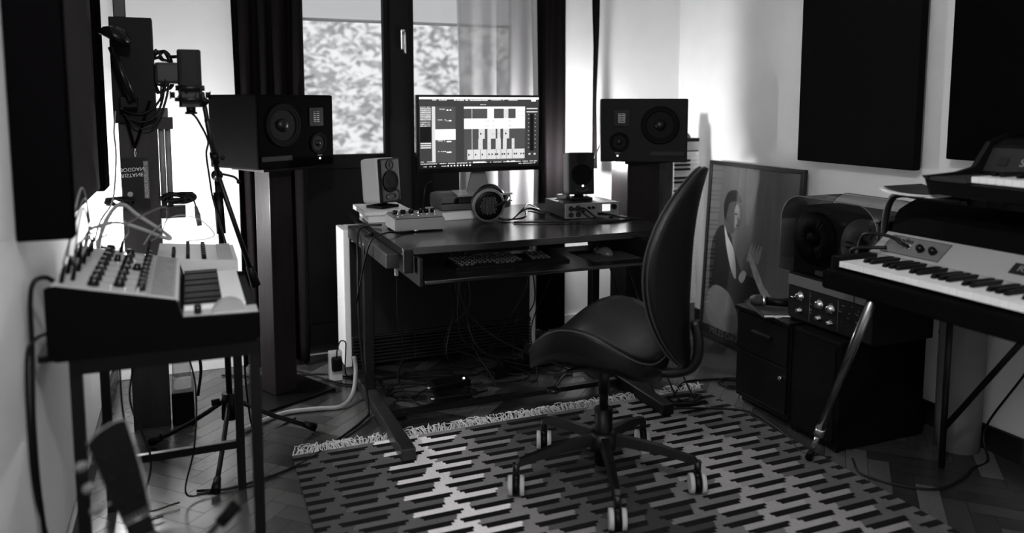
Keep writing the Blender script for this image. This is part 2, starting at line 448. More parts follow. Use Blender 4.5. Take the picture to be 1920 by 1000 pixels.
# ================================================================== WALL PANELS
def wall_panel(x0, x1, y0, y1, z0, z1, mat, label, group='acoustic panels on the walls', tilt=0.):
    t = thing('acoustic_panel', label, 'acoustic panel', ((x0 + x1) / 2, (y0 + y1) / 2, z0), 0, group, True)
    b = nb(); box(b, x0, x1, y0, y1, z0, z1, .006); obj('fabric_cover', b, mat, t)
    xb = XL + .001 if x0 < 1 else XR - .001
    xi = x0 if x0 < 1 else x1
    a, c = sorted((xb, xi))
    for yy in ((y0 + .08, y1 - .08) if y1 - y0 > .2 else ((y0 + y1) / 2,)):
        if c - a > .002: b = nb(); box(b, a, c, yy - .01, yy + .01, z1 - .1, z1 - .06); obj('hanger', b, steel, t)
wall_panel(-.349, -.240, 1.93, 1.99, .955, 2.1, blackfab, 'large black acoustic panel on the left wall nearest the camera, facing the camera')
wall_panel(-.345, -.30, 2.44, 3.16, .945, 2.1, greyfab, 'charcoal acoustic panel behind the black one on the left wall')
wall_panel(-.345, -.29, 3.22, 3.42, .93, 2.1, blackfab, 'narrow black panel on the left wall beside the wooden pillar')
wall_panel(2.56, 2.60, 2.18, 2.80, .995, 1.80, M('soft_black_acoustic_fabric', (.0065, .006, .0063), .95, spec=0., noise=.3, scale=300, bump=.4), 'black acoustic panel on the right wall above the tape recorder')
wall_panel(2.55, 2.60, .9, 2.035, 1.05, 2.0, blackfab, 'black acoustic panel at the right edge, above the string keyboard')

# ================================================================== RUG
RX0, RX1, RY0, RY1 = .295, 2.035, .95, 2.765
rug = thing('woven_rug', 'flat-woven rug of interlocking light and dark dashes on the parquet under the chair', 'rug', (1.16, 1.86, 0), 0, None, True)
b = nb(); lay = b.loops.layers.float_color.new('tone')
NX, ROWH = 290, .0275
rnd = random.Random(11)
NR = int((RY1 - RY0) / ROWH)
# colour columns from left to right: (centre, tone)
COLW = .175
tones = [.08, .12, .82, .22, .08, .04, .15, .33, .26, .10]
dx = (RX1 - RX0) / NX
jit = {}
def edge_j(row, c):
    k = (row, c)
    if k not in jit: jit[k] = rnd.uniform(-.012, .012)
    return jit[k]
for r_ in range(NR):
    y1 = RY1 - r_ * ROWH; y0 = y1 - ROWH
    for sub in range(2):
        ya = y0 + (1 - sub) * ROWH / 2; yb = ya + ROWH / 2
        i = 0; run = None
        def tone_at(x):
            u = (x - RX0) / COLW
            k4 = r_ % 4
            if r_ % 2 == 1:       # row of dark dashes, joined only by short links of the column's colour
                sh = .25 if k4 == 1 else -.25
                c = int(math.floor(u - sh * .5)); fr = u - sh * .5 - c
                e = edge_j(r_, c)
                cc = max(0, min(len(tones) - 1, c))
                lw = .11 + e * 3 + (.03 if sub else -.02)
                return tones[cc] if abs(fr - .5 - e * 6) < lw else .008
            sh = .32 if k4 == 0 else -.32      # row of long coloured dashes, stepping to and fro
            e = edge_j(r_, int(u)) * 5 + (.02 if sub else -.02)
            c = int(math.floor(u + sh + e)); c = max(0, min(len(tones) - 1, c))
            return tones[c]
        xs = [RX0 + k * dx for k in range(NX + 1)]
        st = 0; cur = tone_at(xs[0] + dx / 2)
        for k in range(1, NX + 1):
            tn = tone_at(xs[k] + dx / 2) if k < NX else None
            if tn != cur:
                f = b.faces.new([b.verts.new(p) for p in ((xs[st], ya, .008), (xs[k], ya, .008), (xs[k], yb, .008), (xs[st], yb, .008))])
                for l in f.loops: l[lay] = (cur * 1.02, cur * .98, cur, 1)
                st = k; cur = tn
def rugside(p):
    f = b.faces.new([b.verts.new(q) for q in p])
    for l in f.loops: l[lay] = (.02, .02, .02, 1)
YL = RY1 - NR * ROWH
rugside([(RX0, YL, .001), (RX1, YL, .001), (RX1, YL, .008), (RX0, YL, .008)]); rugside([(RX0, RY1, .001), (RX0, RY1, .008), (RX1, RY1, .008), (RX1, RY1, .001)])
rugside([(RX0, YL, .001), (RX0, YL, .008), (RX0, RY1, .008), (RX0, RY1, .001)]); rugside([(RX1, YL, .001), (RX1, RY1, .001), (RX1, RY1, .008), (RX1, YL, .008)])
rugm = attr_mat('woven_wool', .95, .6, 220, spec=.1, k=.35)
nt = rugm.node_tree
for l in list(nt.links):
    if l.to_node.type == 'MAPPING': nt.links.remove(l)
for nd in nt.nodes:
    if nd.type == 'MAPPING':
        tcn = [q for q in nt.nodes if q.type == 'TEX_COORD'][0]; nt.links.new(tcn.outputs['Object'], nd.inputs[0])
obj('woven_field', b, rugm, rug)
b = nb()
for i in range(560):
    x = RX0 + (i + rnd.random()) / 560 * (RX1 - RX0)
    L_ = rnd.uniform(.03, .075); a = rnd.uniform(-.7, .7) + .5 * math.sin(x * 23)
    p0 = (x, RY1 - .004, .007)
    p1 = (x + math.sin(a) * L_ * .5, RY1 + math.cos(a) * L_ * .5, rnd.uniform(.008, .028))
    a += rnd.uniform(-.8, .8)
    p2 = (p1[0] + math.sin(a) * L_ * .5, p1[1] + abs(math.cos(a)) * L_ * .5, rnd.uniform(.004, .014))
    tube(b, [p0, p1, p2], .0018, 4, 2)
o = obj('fringe', b, M('wool_fringe', .62, .95), rug, kind='stuff', label='pale wool fringe')

# ================================================================== MONITOR SPEAKERS AND STANDS
def big_monitor(x, y, z, rz, mir, label, light):
    t = thing('studio_monitor', label, 'speaker', (x, y, z), rz, 'large studio monitors lying on stands')
    W2, H_, D = .205, .30, .30
    b = nb(); box(b, -W2, W2, -D / 2, D / 2, 0, H_, .008); obj('cabinet', b, M('hazy_lit_speaker_cabinet_paint', (.011, .010, .0105), .7, spec=.1) if mir else spk, t)  # right cabinet gets a paler copy: hazy light put into its paint
    s = -1 if mir else 1      # s=1: woofer on the left, tweeter on the right
    yf = -D / 2
    RXm = lambda px, pz: Matrix.Translation((px, yf, pz)) @ Matrix.Rotation(R(90), 4, 'X')
    def driver(px, pz, r, nm):
        b = nb(); lathe(b, [(r * 1.16, 0), (r * 1.16, .004), (r * 1.05, .006), (r, .003), (r * .96, .0045), (r * .86, .0045), (r * .8, .001), (r * .78, -.0)], RXm(px, pz)); o = obj(nm, b, M('driver_surround', .0015, .7, spec=.08), t)
        b = nb(); lathe(b, [(r * .80, .0015), (r * .6, .0014), (r * .34, .0012)], RXm(px, pz), 32); obj('cone', b, cone, o)
        b = nb(); lathe(b, [(r * .36, .0014), (r * .30, r * .12), (r * .16, r * .2), (0, r * .23)], RXm(px, pz)); obj('dust_cap', b, dustcap, o)
    driver(-.075 * s, .175, .078, 'woofer'); driver(.115 * s, .095, .04, 'midrange')
    # ribbon tweeter with folded slats
    b = nb(); cx, cz = .105 * s, .208
    box(b, cx - .04, cx + .04, yf - .003, yf, cz - .04, cz + .04, .002); tw = obj('tweeter_plate', b, black, t)
    b = nb(); box(b, cx - .016, cx + .016, yf - .0045, yf - .003, cz - .022, cz + .022, .0005); obj('tweeter_ribbon', b, M('pale_ribbon', .4, .4, .3), tw, label='pale ribbon with dark slots')
    b = nb()
    for i in range(5): box(b, cx - .015, cx + .015, yf - .0055, yf - .0045, cz - .0195 + i * .0086, cz - .0145 + i * .0086)
    box(b, cx - .0008, cx + .0008, yf - .006, yf - .005, cz - .022, cz + .022); obj('slot', b, black, tw)
    b = nb(); box(b, -.14 * s - .05, -.14 * s + .11 if s > 0 else -.14 * s + .05, yf - .0015, yf - .0005, .03, .052, .003) if s > 0 else box(b, .03, .19, yf - .0015, yf - .0005, .03, .052, .003)
    obj('bass_port', b, ink, t)
    b = nb(); ball(b, (.122 * s, yf - .001, .03), .0035, seg=10); obj('power_light', b, led, t)
    b = nb(); word(b, 'ADAM', .009, Matrix.Translation((.122 * s, yf - .0005, .043)) @ Matrix.Rotation(R(90), 4, 'X')); obj('badge', b, M('badge_print', .25, .5), t)
    return t
big_monitor(.335, 3.485, .988, R(35), False, 'black three-way studio monitor on its side on the left stand, behind the microphone', None)
big_monitor(2.065, 3.33, .975, R(-28), True, 'black three-way studio monitor on its side on the right stand, above the upright keyboard', None)
def column_stand(x, y, s, rz, h, label, plate):
    t = thing('speaker_stand', label, 'speaker stand', (x, y, 0), 0, 'columns under the studio monitors')
    T = Matrix.Rotation(rz, 4, 'Z')
    b = nb(); box(b, -plate, plate, -plate, plate, 0, .012, .002, T); obj('base_plate', b, woodblk, t)
    b = nb(); box(b, -s / 2, s / 2, -s / 2, s / 2, .012, h - .012, .004, T); obj('column', b, woodcol, t)
    b = nb(); box(b, -.12, .12, -.12, .12, h - .012, h - .0005, .002, T); obj('top_plate', b, woodblk, t)
column_stand(.325, 3.44, .108, R(28), .988, 'tall dark varnished wooden column stand left of the heater', .17)
column_stand(2.05, 3.36, .175, R(-3), .975, 'broad dark wooden column stand right of the desk', .16)

# lamp whose bulb burns behind the small right speaker
LXb, LYb = 1.84, 3.59
t = thing('desk_lamp', 'slim desk lamp with a bare bulb burning behind the right small speaker', 'lamp', (LXb, LYb, .7305), 0, None, True)
LMt = Matrix.Translation((LXb, LYb, .7305))
b = nb(); lathe(b, [(0, 0), (.035, 0), (.035, .008), (.008, .014), (0, .014)], LMt); obj('base', b, metalblk, t)
b = nb(); cyl(b, (LXb, LYb, .742), (LXb, LYb, .90), .005); obj('pole', b, metalblk, t)
b = nb(); cyl(b, (LXb, LYb, .898), (LXb, LYb, .930), .012); obj('socket', b, metalblk, t)
b = nb(); lathe(b, [(0, .0), (.010, .0), (.013, .01), (.021, .028), (.022, .038), (.016, .052), (0, .058)], Matrix.Translation((LXb, LYb, .930))); obj('bulb', b, bulb_r, t)

# pendant globe lamp hanging near the camera, lighting the room from above left
t = thing('pendant_lamp', 'round glowing pendant lamp hanging from the ceiling near the camera', 'lamp', (.05, .45, 2.75), 0, None, True)
b = nb(); cyl(b, (.05, .45, 2.725), (.05, .45, 2.749), .05); obj('ceiling_rose', b, white, t)
b = nb(); cyl(b, (.05, .45, 2.20), (.05, .45, 2.73), .004, seg=8); obj('cord', b, cable, t)
b = nb(); cyl(b, (.05, .45, 2.165), (.05, .45, 2.215), .018); obj('socket', b, metalblk, t)
b = nb(); ball(b, (.05, .45, 2.10), .07, seg=24); obj('globe', b, M('lit_globe', (1, 1, 1), .4, emit=GLOBE * .25), t)

# ================================================================== HEATER
HX0, HX1, HY0, HY1, HZ = .635, 1.60, 3.57, 3.745, .675
t = thing('storage_heater', 'white enamel storage heater with dark front grille standing behind the desk', 'heater', (1.1, 3.7, 0), 0, None, True)
b = nb(); box(b, HX0, HX0 + .03, HY0 - .005, HY1, .03, HZ, .004); obj('side_panel', b, heater_w, t)
b = nb(); box(b, HX1 - .03, HX1, HY0 - .005, HY1, .03, HZ, .004); obj('side_panel', b, heater_w, t)
b = nb(); box(b, HX0 + .031, HX1 - .031, HY0 - .005, HY1, HZ - .03, HZ, .004); obj('top_panel', b, heater_w, t)
b = nb(); box(b, HX0 + .031, HX1 - .031, HY0, HY1 - .01, .17, HZ - .032, .003); obj('front_panel', b, heater_d, t)
b = nb()
for i in range(8): box(b, HX0 + .031, HX1 - .031, HY0 - .022, HY0 + .015, .04 + i * .0165, .047 + i * .0165, .001)
box(b, HX0 + .031, HX1 - .031, HY0 - .024, HY0 + .01, .166, .174, .002)
for i in range(4): box(b, HX0 + .031 + i * .295, HX0 + .037 + i * .295, HY0 - .018, HY0 + .015, .035, .166)
obj('outlet_grille', b, M('heater_grille', .03, .4, .5), t)
b = nb(); box(b, HX0 + .04, HX0 + .14, HY0 - .008, HY0 - .001, HZ - .055, HZ - .036, .001); o = obj('badge', b, heater_w, t)
b = nb(); word(b, '1000', .016, Matrix.Translation((HX0 + .085, HY0 - .0085, HZ - .0455)) @ Matrix.Rotation(R(90), 4, 'X'), bold=.0006); obj('lettering', b, ink, o)
for x in (HX0 + .05, HX1 - .08): b = nb(); box(b, x, x + .03, HY0 + .03, HY1 - .03, 0, .03); obj('foot', b, metalblk, t)

# ================================================================== DESK
DXL, DXR, DYF, DYB, DT = .70, 1.875, 2.735, 3.73, .73
t = thing('desk', 'black desk with steel C-shaped legs and a pull-out keyboard tray', 'desk', (1.28, 3.1, 0), 0, None, True)
b = nb(); box(b, DXL, DXR, DYF, DYB, DT - .028, DT, .003); obj('desktop', b, deskm, t)
for sx, sg in ((.668, 1), (1.735, -1)):
    b = nb()
    bar(b, (sx, 3.20, .03), (sx, 3.20, .665), .038, .05, .004, (0, 1, 0))
    o = obj('leg_post', b, metalblk, t)
    b = nb(); bar(b, (sx, 2.56, .0315), (sx, 3.42, .0315), .052, .045, .005); obj('foot', b, deskside if sg > 0 else metalblk, t)
    b = nb(); bar(b, (sx + .012, 2.80, .672), (sx + .012, 3.55, .672), .05, .055, .004); obj('top_beam', b, deskside, t, label='worn steel beam under the edge')
b = nb(); tube(b, [(.668, 3.20, .6), (.672, 3.22, .68), (.70, 3.24, .70)], .018, 10); obj('bracket', b, metalblk, t)
b = nb(); bar(b, (.69, 2.93, .035), (1.72, 2.93, .035), .03, .02); obj('crossbar', b, metalblk, t)
b = nb(); box(b, .70, .735, 2.715, 2.735, .640, .728, .003); obj('corner_block', b, metalblk, t)
b = nb(); box(b, DXR - .035, DXR, 2.715, 2.735, .640, .728, .003); obj('corner_block', b, metalblk, t)
b = nb(); box(b, .755, 1.70, 2.63, 3.05, .612, .626, .003); tr = obj('keyboard_tray', b, deskm, t)
b = nb(); box(b, .742, .754, 2.66, 3.2, .60, .70, .001); obj('slide_rail', b, metalblk, tr)
b = nb(); box(b, 1.701, 1.715, 2.66, 3.2, .60, .70, .001); obj('slide_rail', b, metalblk, tr)

# keyboard on the tray
KZ = .6265
t = thing('computer_keyboard', 'slim black computer keyboard on the pull-out tray', 'keyboard', (1.15, 2.83, KZ), R(-2))
b = nb(); prism(b, [(-.075, 0), (.075, 0), (.075, .016), (-.075, .008)], -.235, .235, 'x'); obj('base', b, black, t)
kcap = nb(); box(kcap, -.0078, .0078, -.0078, .0078, 0, .010, .003); kc0 = obj('key', kcap, M('key_cap', .02, .3, spec=.9), t)
first = True
for r_ in range(6):
    cols = 17 if r_ < 5 else 11
    for c in range(cols):
        if r_ == 5 and 3 <= c <= 6: continue
        k = kc0 if first else kc0.copy()
        if not first: C.objects.link(k); k.parent = t
        first = False
        k.location = (-.218 + c * .0205 + (.003 * r_ if c < 13 else .03) + (.022 if c > 12 else 0) , .062 - r_ * .0212, .0105 - r_ * .0008 + .004 * (1 - r_ / 6))
# mouse on a mat
b = nb(); box(b, 1.47, 1.685, 2.70, 2.93, .6262, .6285, .001); tag(obj('mouse_mat', b, M('mat_cloth', .02, .9)), 'black mouse mat on the right of the keyboard tray', 'mouse mat')
t = thing('computer_mouse', 'dark computer mouse with a shiny rim on the mouse mat', 'mouse', (1.575, 2.82, .629), R(10))
b = nb()
g = bmesh.ops.create_uvsphere(b, u_segments=24, v_segments=14, radius=1, matrix=Matrix.Diagonal((.032, .055, .036, 1)))
for v in b.verts:
    if v.co.z < 0: v.co.z = 0
for f in b.faces: f.smooth = True
obj('body', b, M('mouse_shell', .06, .16), t)
b = nb(); tube(b, [(-.031, -.03, .006), (-.034, 0, .008), (-.03, .035, .006)], .002, 6); tube(b, [(.031, -.03, .006), (.034, 0, .008), (.03, .035, .006)], .002, 6); obj('rim', b, chrome, t)
b = nb(); cyl(b, (-.004, .032, .028), (.004, .032, .028), .008); obj('wheel', b, black, t)

# ================================================================== SCREEN
t = thing('computer_monitor', 'wide computer monitor showing audio tracks, on a raised stand in the middle of the desk', 'monitor', (1.22, 3.33, .845), 0)
SW, SH = .595, .345
sz0 = .10
b = nb(); box(b, -SW / 2, SW / 2, -.005, .025, sz0, sz0 + SH, .004); obj('casing', b, blackgloss, t)
b = nb(); prism(b, [(-.055, .008), (.055, .008), (.032, .10), (.032, .17), (-.032, .17), (-.032, .10)], .026, .040, 'y'); obj('stand_neck', b, greymet, t)
b = nb(); prism(b, [(-.14, -.09), (.12, -.09), (.085, .11), (-.105, .11)], 0, .008, 'z'); obj('stand_foot', b, M('polished_grey_stand', .45, .22, .6), t)
def em(name, c):
    return M(name, c, .5, emit=1., noise=0.)
scr = [M('screen_dark', .035, .6, emit=1.), M('screen_mid', .06, .6, emit=1.), M('screen_light', .55, .6, emit=1.), M('screen_bright', .85, .6, emit=1.), M('screen_black', .004, .6, emit=1.)]
b = nb()
# picture coordinates as in the screen itself: u 0..1360, v 0..850
U0, U1, V0, V1 = 0, 1360, 0, 835
def srect(u0, v0, u1, v1, mi, lv=0):
    X = lambda u: -SW / 2 + .012 + u / U1 * (SW - .024)
    Z = lambda v: sz0 + SH - .010 - v / V1 * (SH - .030)
    y = -.0055 - lv * .0003
    quad(b, [(X(u0), y, Z(v1)), (X(u1), y, Z(v1)), (X(u1), y, Z(v0)), (X(u0), y, Z(v0))], mi)
rs = random.Random(2)
srect(0, 0, 1360, 835, 0)
srect(0, 0, 1360, 25, 3, 1)
def textrow(u0, u1, v, h, mi=2, fill=.75):
    u = u0
    while u < u1:
        w_ = rs.uniform(5, 20)
        if rs.random() < fill: srect(u, v, min(u + w_, u1), v + h, mi, 2)
        u += w_ + rs.uniform(1, 5)
textrow(10, 35, 28, 12); textrow(140, 300, 28, 12, 2, .9); textrow(330, 400, 28, 14, 3); textrow(410, 760, 30, 12, 3, .9); textrow(780, 950, 28, 10); textrow(1000, 1110, 28, 12); textrow(1270, 1350, 25, 24, 3, .9)
textrow(440, 960, 56, 7, 1, .9); textrow(660, 740, 84, 8, 2)
for i in range(7): srect(10, 128 + i * 21, 125, 142 + i * 21, 2, 1); textrow(15, 120, 132 + i * 21, 4, 1)
for i in range(3): srect(10, 285 + i * 22, 118, 297 + i * 22, 2, 1); textrow(15, 115, 287 + i * 22, 6, 4)
textrow(10, 120, 112, 8)
srect(5, 345, 125, 520, 4, 1)
for i in range(3): srect(10, 530 + i * 25, 125, 545 + i * 25, 2, 1)
srect(135, 110, 172, 760, 2, 1)
srect(172, 110, 395, 760, 1, 1)
for v in (135, 260, 505, 630): textrow(200, 290, v, 10, 2); srect(290, v + 14, 330, v + 20, 2, 2); textrow(300, 350, v + 8, 14, 3)
srect(172, 375, 395, 500, 3, 2)
srect(395, 110, 490, 760, 0, 1); srect(490, 110, 1195, 760, 1, 1)
srect(490, 112, 1195, 135, 3, 2)
srect(755, 135, 830, 255, 3, 2); srect(945, 135, 998, 255, 2, 2); srect(1085, 135, 1195, 255, 3, 2)
srect(490, 252, 1195, 375, 3, 2)
for a, c in ((655, 725), (755, 850), (870, 905), (938, 1008)): srect(a, 375, c, 495, 2, 2)
for a, c in ((650, 700), (755, 795), (850, 910), (935, 978), (1038, 1070)): srect(a, 495, c, 620, 2, 2)
a = 525
for c in (598, 675, 750, 860, 912, 980, 1045, 1195): srect(a, 622, c - 4, 740, 2, 2); a = c
def wave(u, v, s):
    X = lambda q: -SW / 2 + .012 + q / U1 * (SW - .024)
    Z = lambda q: sz0 + SH - .010 - q / V1 * (SH - .030)
    f = b.faces.new([b.verts.new(p) for p in ((X(u), -.0066, Z(v - s)), (X(u), -.0066, Z(v + s)), (X(u + s * 1.4), -.0066, Z(v)))]); f.material_index = 4
for u in (535, 612, 688, 765, 800, 840, 862, 920, 945, 990, 1062, 1085, 1140, 1170): wave(u, 682, 15)
for u in (672, 960): wave(u, 435, 16)
for u in (735, 760, 820, 1000, 1020):
    for v in (283, 342): wave(u, v, 8)
for u in (1110, 1135, 1160, 1180):
    for v in (165, 220): wave(u, v, 7)
for u in (810, 885): wave(u, 435, 7)
for u in (672, 775, 1050): wave(u, 558, 5)
srect(576, 110, 582, 620, 2, 3)
srect(1205, 110, 1350, 760, 0, 1); srect(1215, 128, 1345, 142, 2, 2); srect(1215, 170, 1345, 180, 3, 2)
srect(1255, 200, 1300, 650, 4, 2)
for i in range(9): srect(1232, 205 + i * 50, 1245, 211 + i * 50, 2, 2); srect(1312, 205 + i * 50, 1325, 211 + i * 50, 2, 2)
for u in (1238, 1300): srect(u, 680, u + 24, 700, 2, 2)
textrow(10, 160, 748, 10, 2); textrow(10, 1340, 772, 11, 2, .85); textrow(590, 730, 766, 14, 3, .95); textrow(980, 1080, 766, 14, 3, .95)
srect(0, 785, 1360, 835, 4, 1); textrow(20, 170, 805, 9, 2); textrow(235, 290, 803, 10, 2)
for i in range(8): srect(302 + i * 35, 798, 318 + i * 35, 814, 3, 2)
textrow(1120, 1290, 798, 9, 2, .9); textrow(1300, 1350, 794, 12, 2)
o = obj('display', b, scr, t)

# grey case with a book under it, carrying the screen
t = thing('grey_case', 'grey cloth case with rounded ends lying under the computer monitor', 'case', (1.20, 3.42, .771), 0)
b = nb(); box(b, -.17, .17, -.10, .10, 0, .073, .022); obj('body', b, M('grey_cloth', .09, .9, noise=.15, scale=150, bump=.3), t)
b = nb(); tube(b, [(-.17, -.101, .036), (0, -.102, .036), (.17, -.101, .036)], .0025); obj('zip', b, black, t)
b = nb(); ball(b, (-.10, -.101, .045), .013, 1, .25, 1); obj('button', b, black, t)
def book(x, y, z, w_, d_, h_, rz, cov, label, group=None, nm='book'):
    t = thing(nm, label, 'book', (x, y, z), rz, group)
    b = nb(); box(b, -w_ / 2, w_ / 2, -d_ / 2, d_ / 2, 0, .0025, .0008); box(b, -w_ / 2, w_ / 2, -d_ / 2, d_ / 2, h_ - .0025, h_, .0008); box(b, -w_ / 2, -w_ / 2 + .003, -d_ / 2, d_ / 2, 0, h_, .0008)
    obj('cover', b, cov, t)
    b = nb(); box(b, -w_ / 2 + .004, w_ / 2 - .004, -d_ / 2 + .004, d_ / 2 - .004, .003, h_ - .003); obj('pages', b, paper, t)
    return t
book(1.17, 3.43, .7305, .30, .2, .040, R(6), M('book_pale_cover', .5, .6), 'thick pale book lying under the grey case on the desk')
book(.815, 3.50, .7305, .19, .25, .032, R(-3), white, 'white book at the bottom of the pair under the left small speaker', 'white books under the left small speaker')
book(.80, 3.505, .763, .205, .26, .022, R(0), white, 'white book on top of the pair under the left small speaker', 'white books under the left small speaker')

def small_speaker(x, y, z, rz, tilt, side, lamp, label):
    t = thing('small_speaker', label, 'speaker', (x, y, z), rz, 'small two-way speakers on the desk')
    T = Matrix.Translation((0, 0, .022)) @ Matrix.Rotation(tilt, 4, 'X')
    b = nb(); box(b, -.055, .055, -.05, .05, 0, .012, .004); cyl(b, (0, .0, .01), (0, 0, .03), .022); obj('foot', b, black, t)
    b = nb(); box(b, -.062, .062, -.045, .065, 0, .20, .016, T); obj('enclosure', b, M('speaker_side_' + ('pale' if side else 'grey'), side or .15, .5), t)
    b = nb(); box(b, -.061, .061, -.058, -.040, .002, .198, .007, T); fr = obj('front_baffle', b, M('baffle', .006, .5, spec=.12), t)
    def disc(nm, cz, r, h, m, e=1.):
        b = nb(); lathe(b, [(r * 1.08, 0), (r * 1.08, .002), (r, .003), (r * .9, .001), (r * .4, h), (0, h * 1.2)], T @ Matrix.Translation((0, -.058, cz)) @ Matrix.Rotation(R(90), 4, 'X') @ Matrix.Diagonal((1, e, 1, 1)), 28); obj(nm, b, m, fr)
    disc('woofer', .095, .046, .002, M('woofer_grille', .002, .7, spec=.05)); disc('tweeter', .168, .022, .004, M('tweeter_dome', .003, .6, spec=.1)); disc('bass_port', .028, .030, -.001, ink, .45)
    if lamp:
        b = nb(); ball(b, T @ Vector((.004, -.06, .042)), .0045, seg=10); obj('power_light', b, led, fr)
small_speaker(.80, 3.47, .786, R(33), R(-4), .5, False, 'small pale-sided speaker on two white books at the left back of the desk')
small_speaker(1.705, 3.30, .801, R(-12), R(-4), 0, True, 'small dark speaker with a glowing light, on the audio interface')

# audio interface (front left of right speaker) and its lower half
t = thing('audio_interface', 'metal audio interface with plugged cables under the right small speaker', 'audio interface', (1.70, 3.26, .7305), R(-3))
b = nb(); box(b, -.135, .135, -.115, .125, .008, .070, .002); obj('case', b, metalblk, t)
b = nb(); box(b, -.137, .137, -.121, -.1155, .006, .070, .001); fp = obj('front_plate', b, M('brushed_dark_plate', .22, .4, .6, noise=.2, scale=90), t)
b = nb()
for q in ((-.137, .137, .0685, .0715), (-.137, .137, .0045, .0065)): box(b, q[0], q[1], -.1235, -.1205, q[2], q[3])
for x in (-.137, .134): box(b, x, x + .003, -.1235, -.1205, .0045, .0715)
obj('trim', b, steel, fp)
for x, z in ((-.108, .048), (-.075, .05), (-.108, .02), (-.072, .02)):
    b = nb(); cyl(b, (x, -.1205, z), (x, -.126, z), .0125, seg=20); obj('jack_socket', b, ink, fp)
b = nb(); box(b, .048, .088, -.1235, -.121, .03, .062, .001); obj('meter', b, M('lit_meter', .8, .5, emit=.8), fp, label='glowing white meter')
for x, z in ((-.05, .036), (.03, .02), (.045, .02), (.06, .018), (-.02, .05), (0, .05), (.105, .05)):
    b = nb(); cyl(b, (x, -.121, z), (x, -.134, z), .006 if x < .1 else .012, seg=14); obj('knob', b, black, fp)
b = nb()
for x in (-.11, .11):
    for y in (-.09, .1): cyl(b, (x, y, 0), (x, y, .008), .01)
obj('rubber_foot', b, ink, t)
b = nb(); box(b, 1.615, 1.675, 3.33, 3.36, .8010, .822, .004); tag(obj('small_box', b, M('grey_card', .22, .8)), 'small grey box on the interface, left of the dark small speaker', 'box')

# pedal
t = thing('effect_pedal', 'silver effect pedal with black knobs and switches at the left front of the desk', 'effect pedal', (.862, 3.155, .7305), 0)
b = nb(); prism(b, [(-.085, .006), (.085, .006), (.085, .062), (-.085, .054)], -.105, .105, 'x')
bmesh.ops.bevel(b, geom=b.edges[:], offset=.003, segments=2, affect='EDGES'); obj('housing', b, M('pedal_silver', .26, .45, .3, noise=.1, scale=200), t)
b = nb(); box(b, -.10, .10, -.078, .078, .0605, .063, .001, Matrix.Rotation(R(2.7), 4, 'X')); obj('top_plate', b, greymet, t)
for x in (-.078, -.045, -.01, .03, .055, .085):
    b = nb(); lathe(b, [(0, 0), (.0115, 0), (.0105, .016), (.004, .018), (0, .018)], Matrix.Translation((x, .02, .0625)), 16); o = obj('knob', b, black, t)
    b = nb(); box(b, x - .0008, x + .0008, .008, .02, .0803, .0812); obj('pointer', b, paleink, o)
for x in (-.085, 0, .07):
    b = nb(); cyl(b, (x, -.055, .058), (x, -.055, .066), .007, seg=6); cyl(b, (x, -.055, .066), (x + .001, -.05, .082), .0028, .0035, seg=10); obj('toggle_switch', b, chrome, t)
for x in (-.06, -.02, .045, .02):
    b = nb(); cyl(b, (x, -.03, .06), (x, -.03, .067), .005, seg=12); obj('nut', b, chrome, t)
b = nb(); cyl(b, (-.03, -.088, .006), (-.01, -.088, .006), .004); obj('plug_sleeve', b, chrome, t)
b = nb()
for x in (-.09, .09):
    for y in (-.07, .07): cyl(b, (x, y, 0), (x, y, .008), .008)
obj('rubber_foot', b, ink, t)

# headphones
t = thing('headphones', 'closed headphones with a perforated ear cup lying in front of the computer monitor', 'headphones', (1.20, 3.17, .7305), R(12))
HT = Matrix.Translation((0, 0, .078)) @ Matrix.Rotation(R(-14), 4, 'Z') @ Matrix.Rotation(R(96), 4, 'X')
def cup(off, sgn, pale):
    Tq = HT @ Matrix.Translation((off[0], off[1], off[2])) @ (Matrix.Identity(4) if sgn > 0 else Matrix.Rotation(PI, 4, 'X'))
    b = nb(); lathe(b, [(0, .0), (.045, 0), (.066, -.004), (.070, -.018), (.068, -.034), (.05, -.040), (0, -.040)], Tq, 36); o = obj('ear_cup', b, black, t)
    if pale:
        b = nb(); g = [];
        lathe(b, [(.064, .0), (.074, -.002), (.0755, -.008), (.070, -.014)], Tq, 40); obj('rim', b, M('ear_cup_rim', .12, .5), o)
        b = nb()
        for i in range(-6, 7):
            for j in range(-4, 5):
                x = i * .0068; y = j * .0105 + (i % 2) * .005
                if x * x + y * y < .042 ** 2: box(b, x - .0014, x + .0014, y - .0036, y + .0036, .0005, .0025, 0, Tq)
        obj('perforation', b, dimprint, o)
    b = nb(); lathe(b, [(.036, -.038), (.062, -.042), (.068, -.055), (.060, -.068), (.034, -.066)], Tq, 32); obj('ear_pad', b, leather, o)
cup((0, 0, 0), 1, True)
cup((.045, .0, -.15), -1, False)
b = nb(); pts = []
for i in range(15):
    a = PI * i / 14
    pts.append(HT @ Vector((.0225 - .085 * math.sin(a) * -1 - .0, .02 * math.sin(a), -.075 + .085 * math.cos(a))))
tube(b, pts, .009, 8, 2); obj('headband', b, leather, t)

